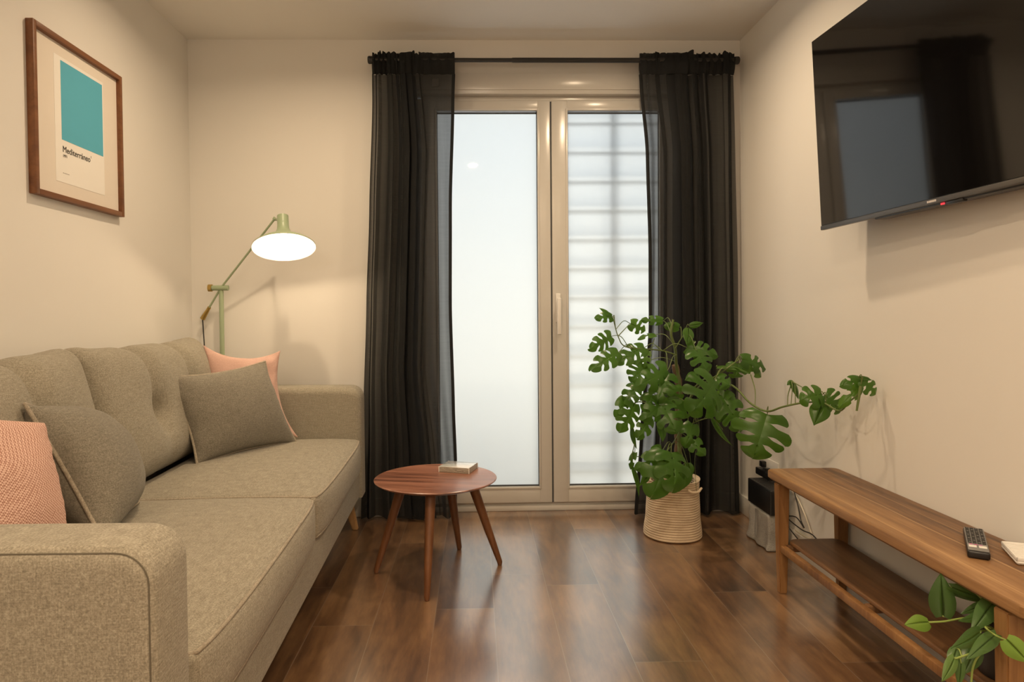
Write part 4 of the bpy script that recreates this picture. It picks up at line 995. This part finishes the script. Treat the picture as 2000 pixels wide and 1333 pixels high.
# ------------------------------------------------------------------ heart-leaf plant on the bench shelf
P2 = Vector((1.241, 1.550, 0.2055))
pl2 = thing('potted_plant', 'heart-leaf trailing plant in a black pot on the lower shelf of the bench', 'plant', P2)
bm = bmesh.new(); lathe(bm, [(0.001, 0.0), (0.048, 0.0), (0.052, 0.004), (0.064, 0.112), (0.067, 0.113), (0.067, 0.120), (0.061, 0.120), (0.060, 0.105)], 40); obj('pot', bm, M_BLACKP, pl2)
bm = bmesh.new(); lathe(bm, [(0.0605, 0.105), (0.03, 0.109), (0.001, 0.110)], 40); obj('soil', bm, M_SOIL, pl2)
bm = bmesh.new(); lay = bm.loops.layers.color.new('tone'); rnd = random.Random(9)
for i, (a1, a2, a3, b1, b2, b3, W_) in enumerate(LEAVES2):
    tone = {0: 0.15, 1: 0.9, 14: 0.95, 12: 0.6, 13: 0.6}.get(i, rnd.uniform(0, 0.3))
    leaf_mesh(bm, lay, Vector((a1, a2, a3)) - P2, Vector((b1, b2, b3)) - P2, W_, 0, 0.15, rnd, tone, True, Vector((-0.35, -1, 0.4)), 0.10)
bmesh.ops.remove_doubles(bm, verts=bm.verts, dist=0.0003)
me = bpy.data.meshes.new('foliage'); bm.to_mesh(me); bm.free(); link('foliage', me, M_HEART, pl2, 0); me.polygons.foreach_set('use_smooth', [True] * len(me.polygons))
bm = bmesh.new(); nodes = []; root = Vector((0, 0, 0.108))
for path in STEMS2:
    P_ = [root + Vector((rnd.uniform(-.02, .02), rnd.uniform(-.02, .02), 0))] + [Vector(p) - P2 for p in path]; sp = smooth_path(P_, 6); nodes += sp; tube(bm, sp, 0.0022, 7)
for (a1, a2, a3, b1, b2, b3, W_) in LEAVES2:
    p = Vector((a1, a2, a3)) - P2; q = min(nodes, key=lambda k: (k - p - Vector((0, 0, -0.01))).length)
    if (q - p).length > 0.004: tube(bm, smooth_path([q, (p + q) / 2 + Vector((0, 0, 0.006)), p], 4), 0.0013, 6)
obj('stems', bm, M_STEM2, pl2, 60)

# ------------------------------------------------------------------ socket, router, cables behind the bench
so = thing('wall_socket', 'white double wall socket plate low on the right wall with black plugs', 'socket', (XR, 3.212, 0.318))
bm = bmesh.new(); box(bm, -0.008, -0.0002, -0.105, 0.105, -0.040, 0.040, 0.003); obj('cover_plate', bm, M_WHITEP, so)
bm = bmesh.new(); box(bm, -0.030, -0.007, 0.020, 0.055, -0.006, 0.022, 0.004); obj('plug', bm, M_BLACKP, so)
bm = bmesh.new(); box(bm, -0.040, -0.007, -0.075, 0.075, -0.048, -0.014, 0.004); tube(bm, [(-0.034, -0.05, -0.016), (-0.034, -0.05, 0.006)], 0.012, 12); obj('power_adapter', bm, M_BLACKP, so)
cr = thing('fabric_box', 'grey cloth-covered stand on the floor under the black router by the right wall', 'stand', (1.335, 3.07, 0))
bm = bmesh.new()
def fnc(o, q):
    fl = max(0, -q.z) ** 3; o.x += q.x * 0.016 * fl; o.y += q.y * 0.02 * fl
    o.x += 0.006 * sin(o.y * 60) * (1 - q.z) * 0.5 * abs(q.x) + 0.004 * noise.noise(Vector((o.y * 12, o.z * 12, 0))); return o
puffy(bm, (0, 0, 0.0805), (0.042, 0.110, 0.0800), 0.012, (4, 26, 12), fnc, 3)
obj('cloth_cover', bm, mat_fabric('grey_cloth', (0.26, 0.25, 0.23), (0.36, 0.35, 0.32), (0.46, 0.45, 0.42), 0.8, 0.2), cr, 80)
bm = bmesh.new(); tube(bm, smooth_path([(-0.046, 0.02, 0.155), (-0.048, 0.015, 0.11), (-0.049, 0.02, 0.07), (-0.052, 0.01, 0.03)], 5), 0.0015, 6); obj('drawstring', bm, M_GREYP, cr)
ro = thing('router', 'black box-shaped router standing on the grey cloth stand by the right wall', 'router', (1.335, 3.07, 0.1612))
bm = bmesh.new(); box(bm, -0.040, 0.040, -0.125, 0.125, 0, 0.112, 0.005, 3); obj('case', bm, M_BLACKP, ro)
bm = bmesh.new()
for k in range(9): box(bm, -0.025, 0.025, -0.10 + k * 0.024, -0.092 + k * 0.024, 0.1115, 0.1128)
obj('vent_slots', bm, plain('vent_black', (0.03, 0.03, 0.03), 0.6), ro, 0)
bm = bmesh.new(); tube(bm, smooth_path([(1.385, 3.14, 0.272), (1.395, 2.98, 0.30), (1.392, 2.90, 0.24), (1.390, 2.86, 0.17), (1.375, 2.80, 0.155), (1.380, 2.88, 0.175), (1.378, 2.96, 0.150), (1.382, 2.84, 0.135), (1.380, 2.74, 0.145), (1.385, 2.70, 0.120), (1.380, 2.78, 0.075), (1.375, 2.90, 0.10), (1.370, 2.955, 0.13)], 6), 0.0026, 7)
tag(obj('power_cable', bm, M_BLACK), 'tangled thin black power cable hanging behind the far bench leg', 'cable')
bm = bmesh.new(); tube(bm, smooth_path([(1.402, 3.06, 0.29), (1.402, 2.93, 0.255), (1.401, 2.85, 0.20), (1.401, 2.80, 0.145), (1.401, 2.78, 0.118), (1.400, 2.84, 0.104), (1.399, 2.93, 0.103)], 6), 0.0030, 7)
tag(obj('network_cable', bm, M_CABLEW), 'cream network cable running down the wall behind the bench leg', 'cable')
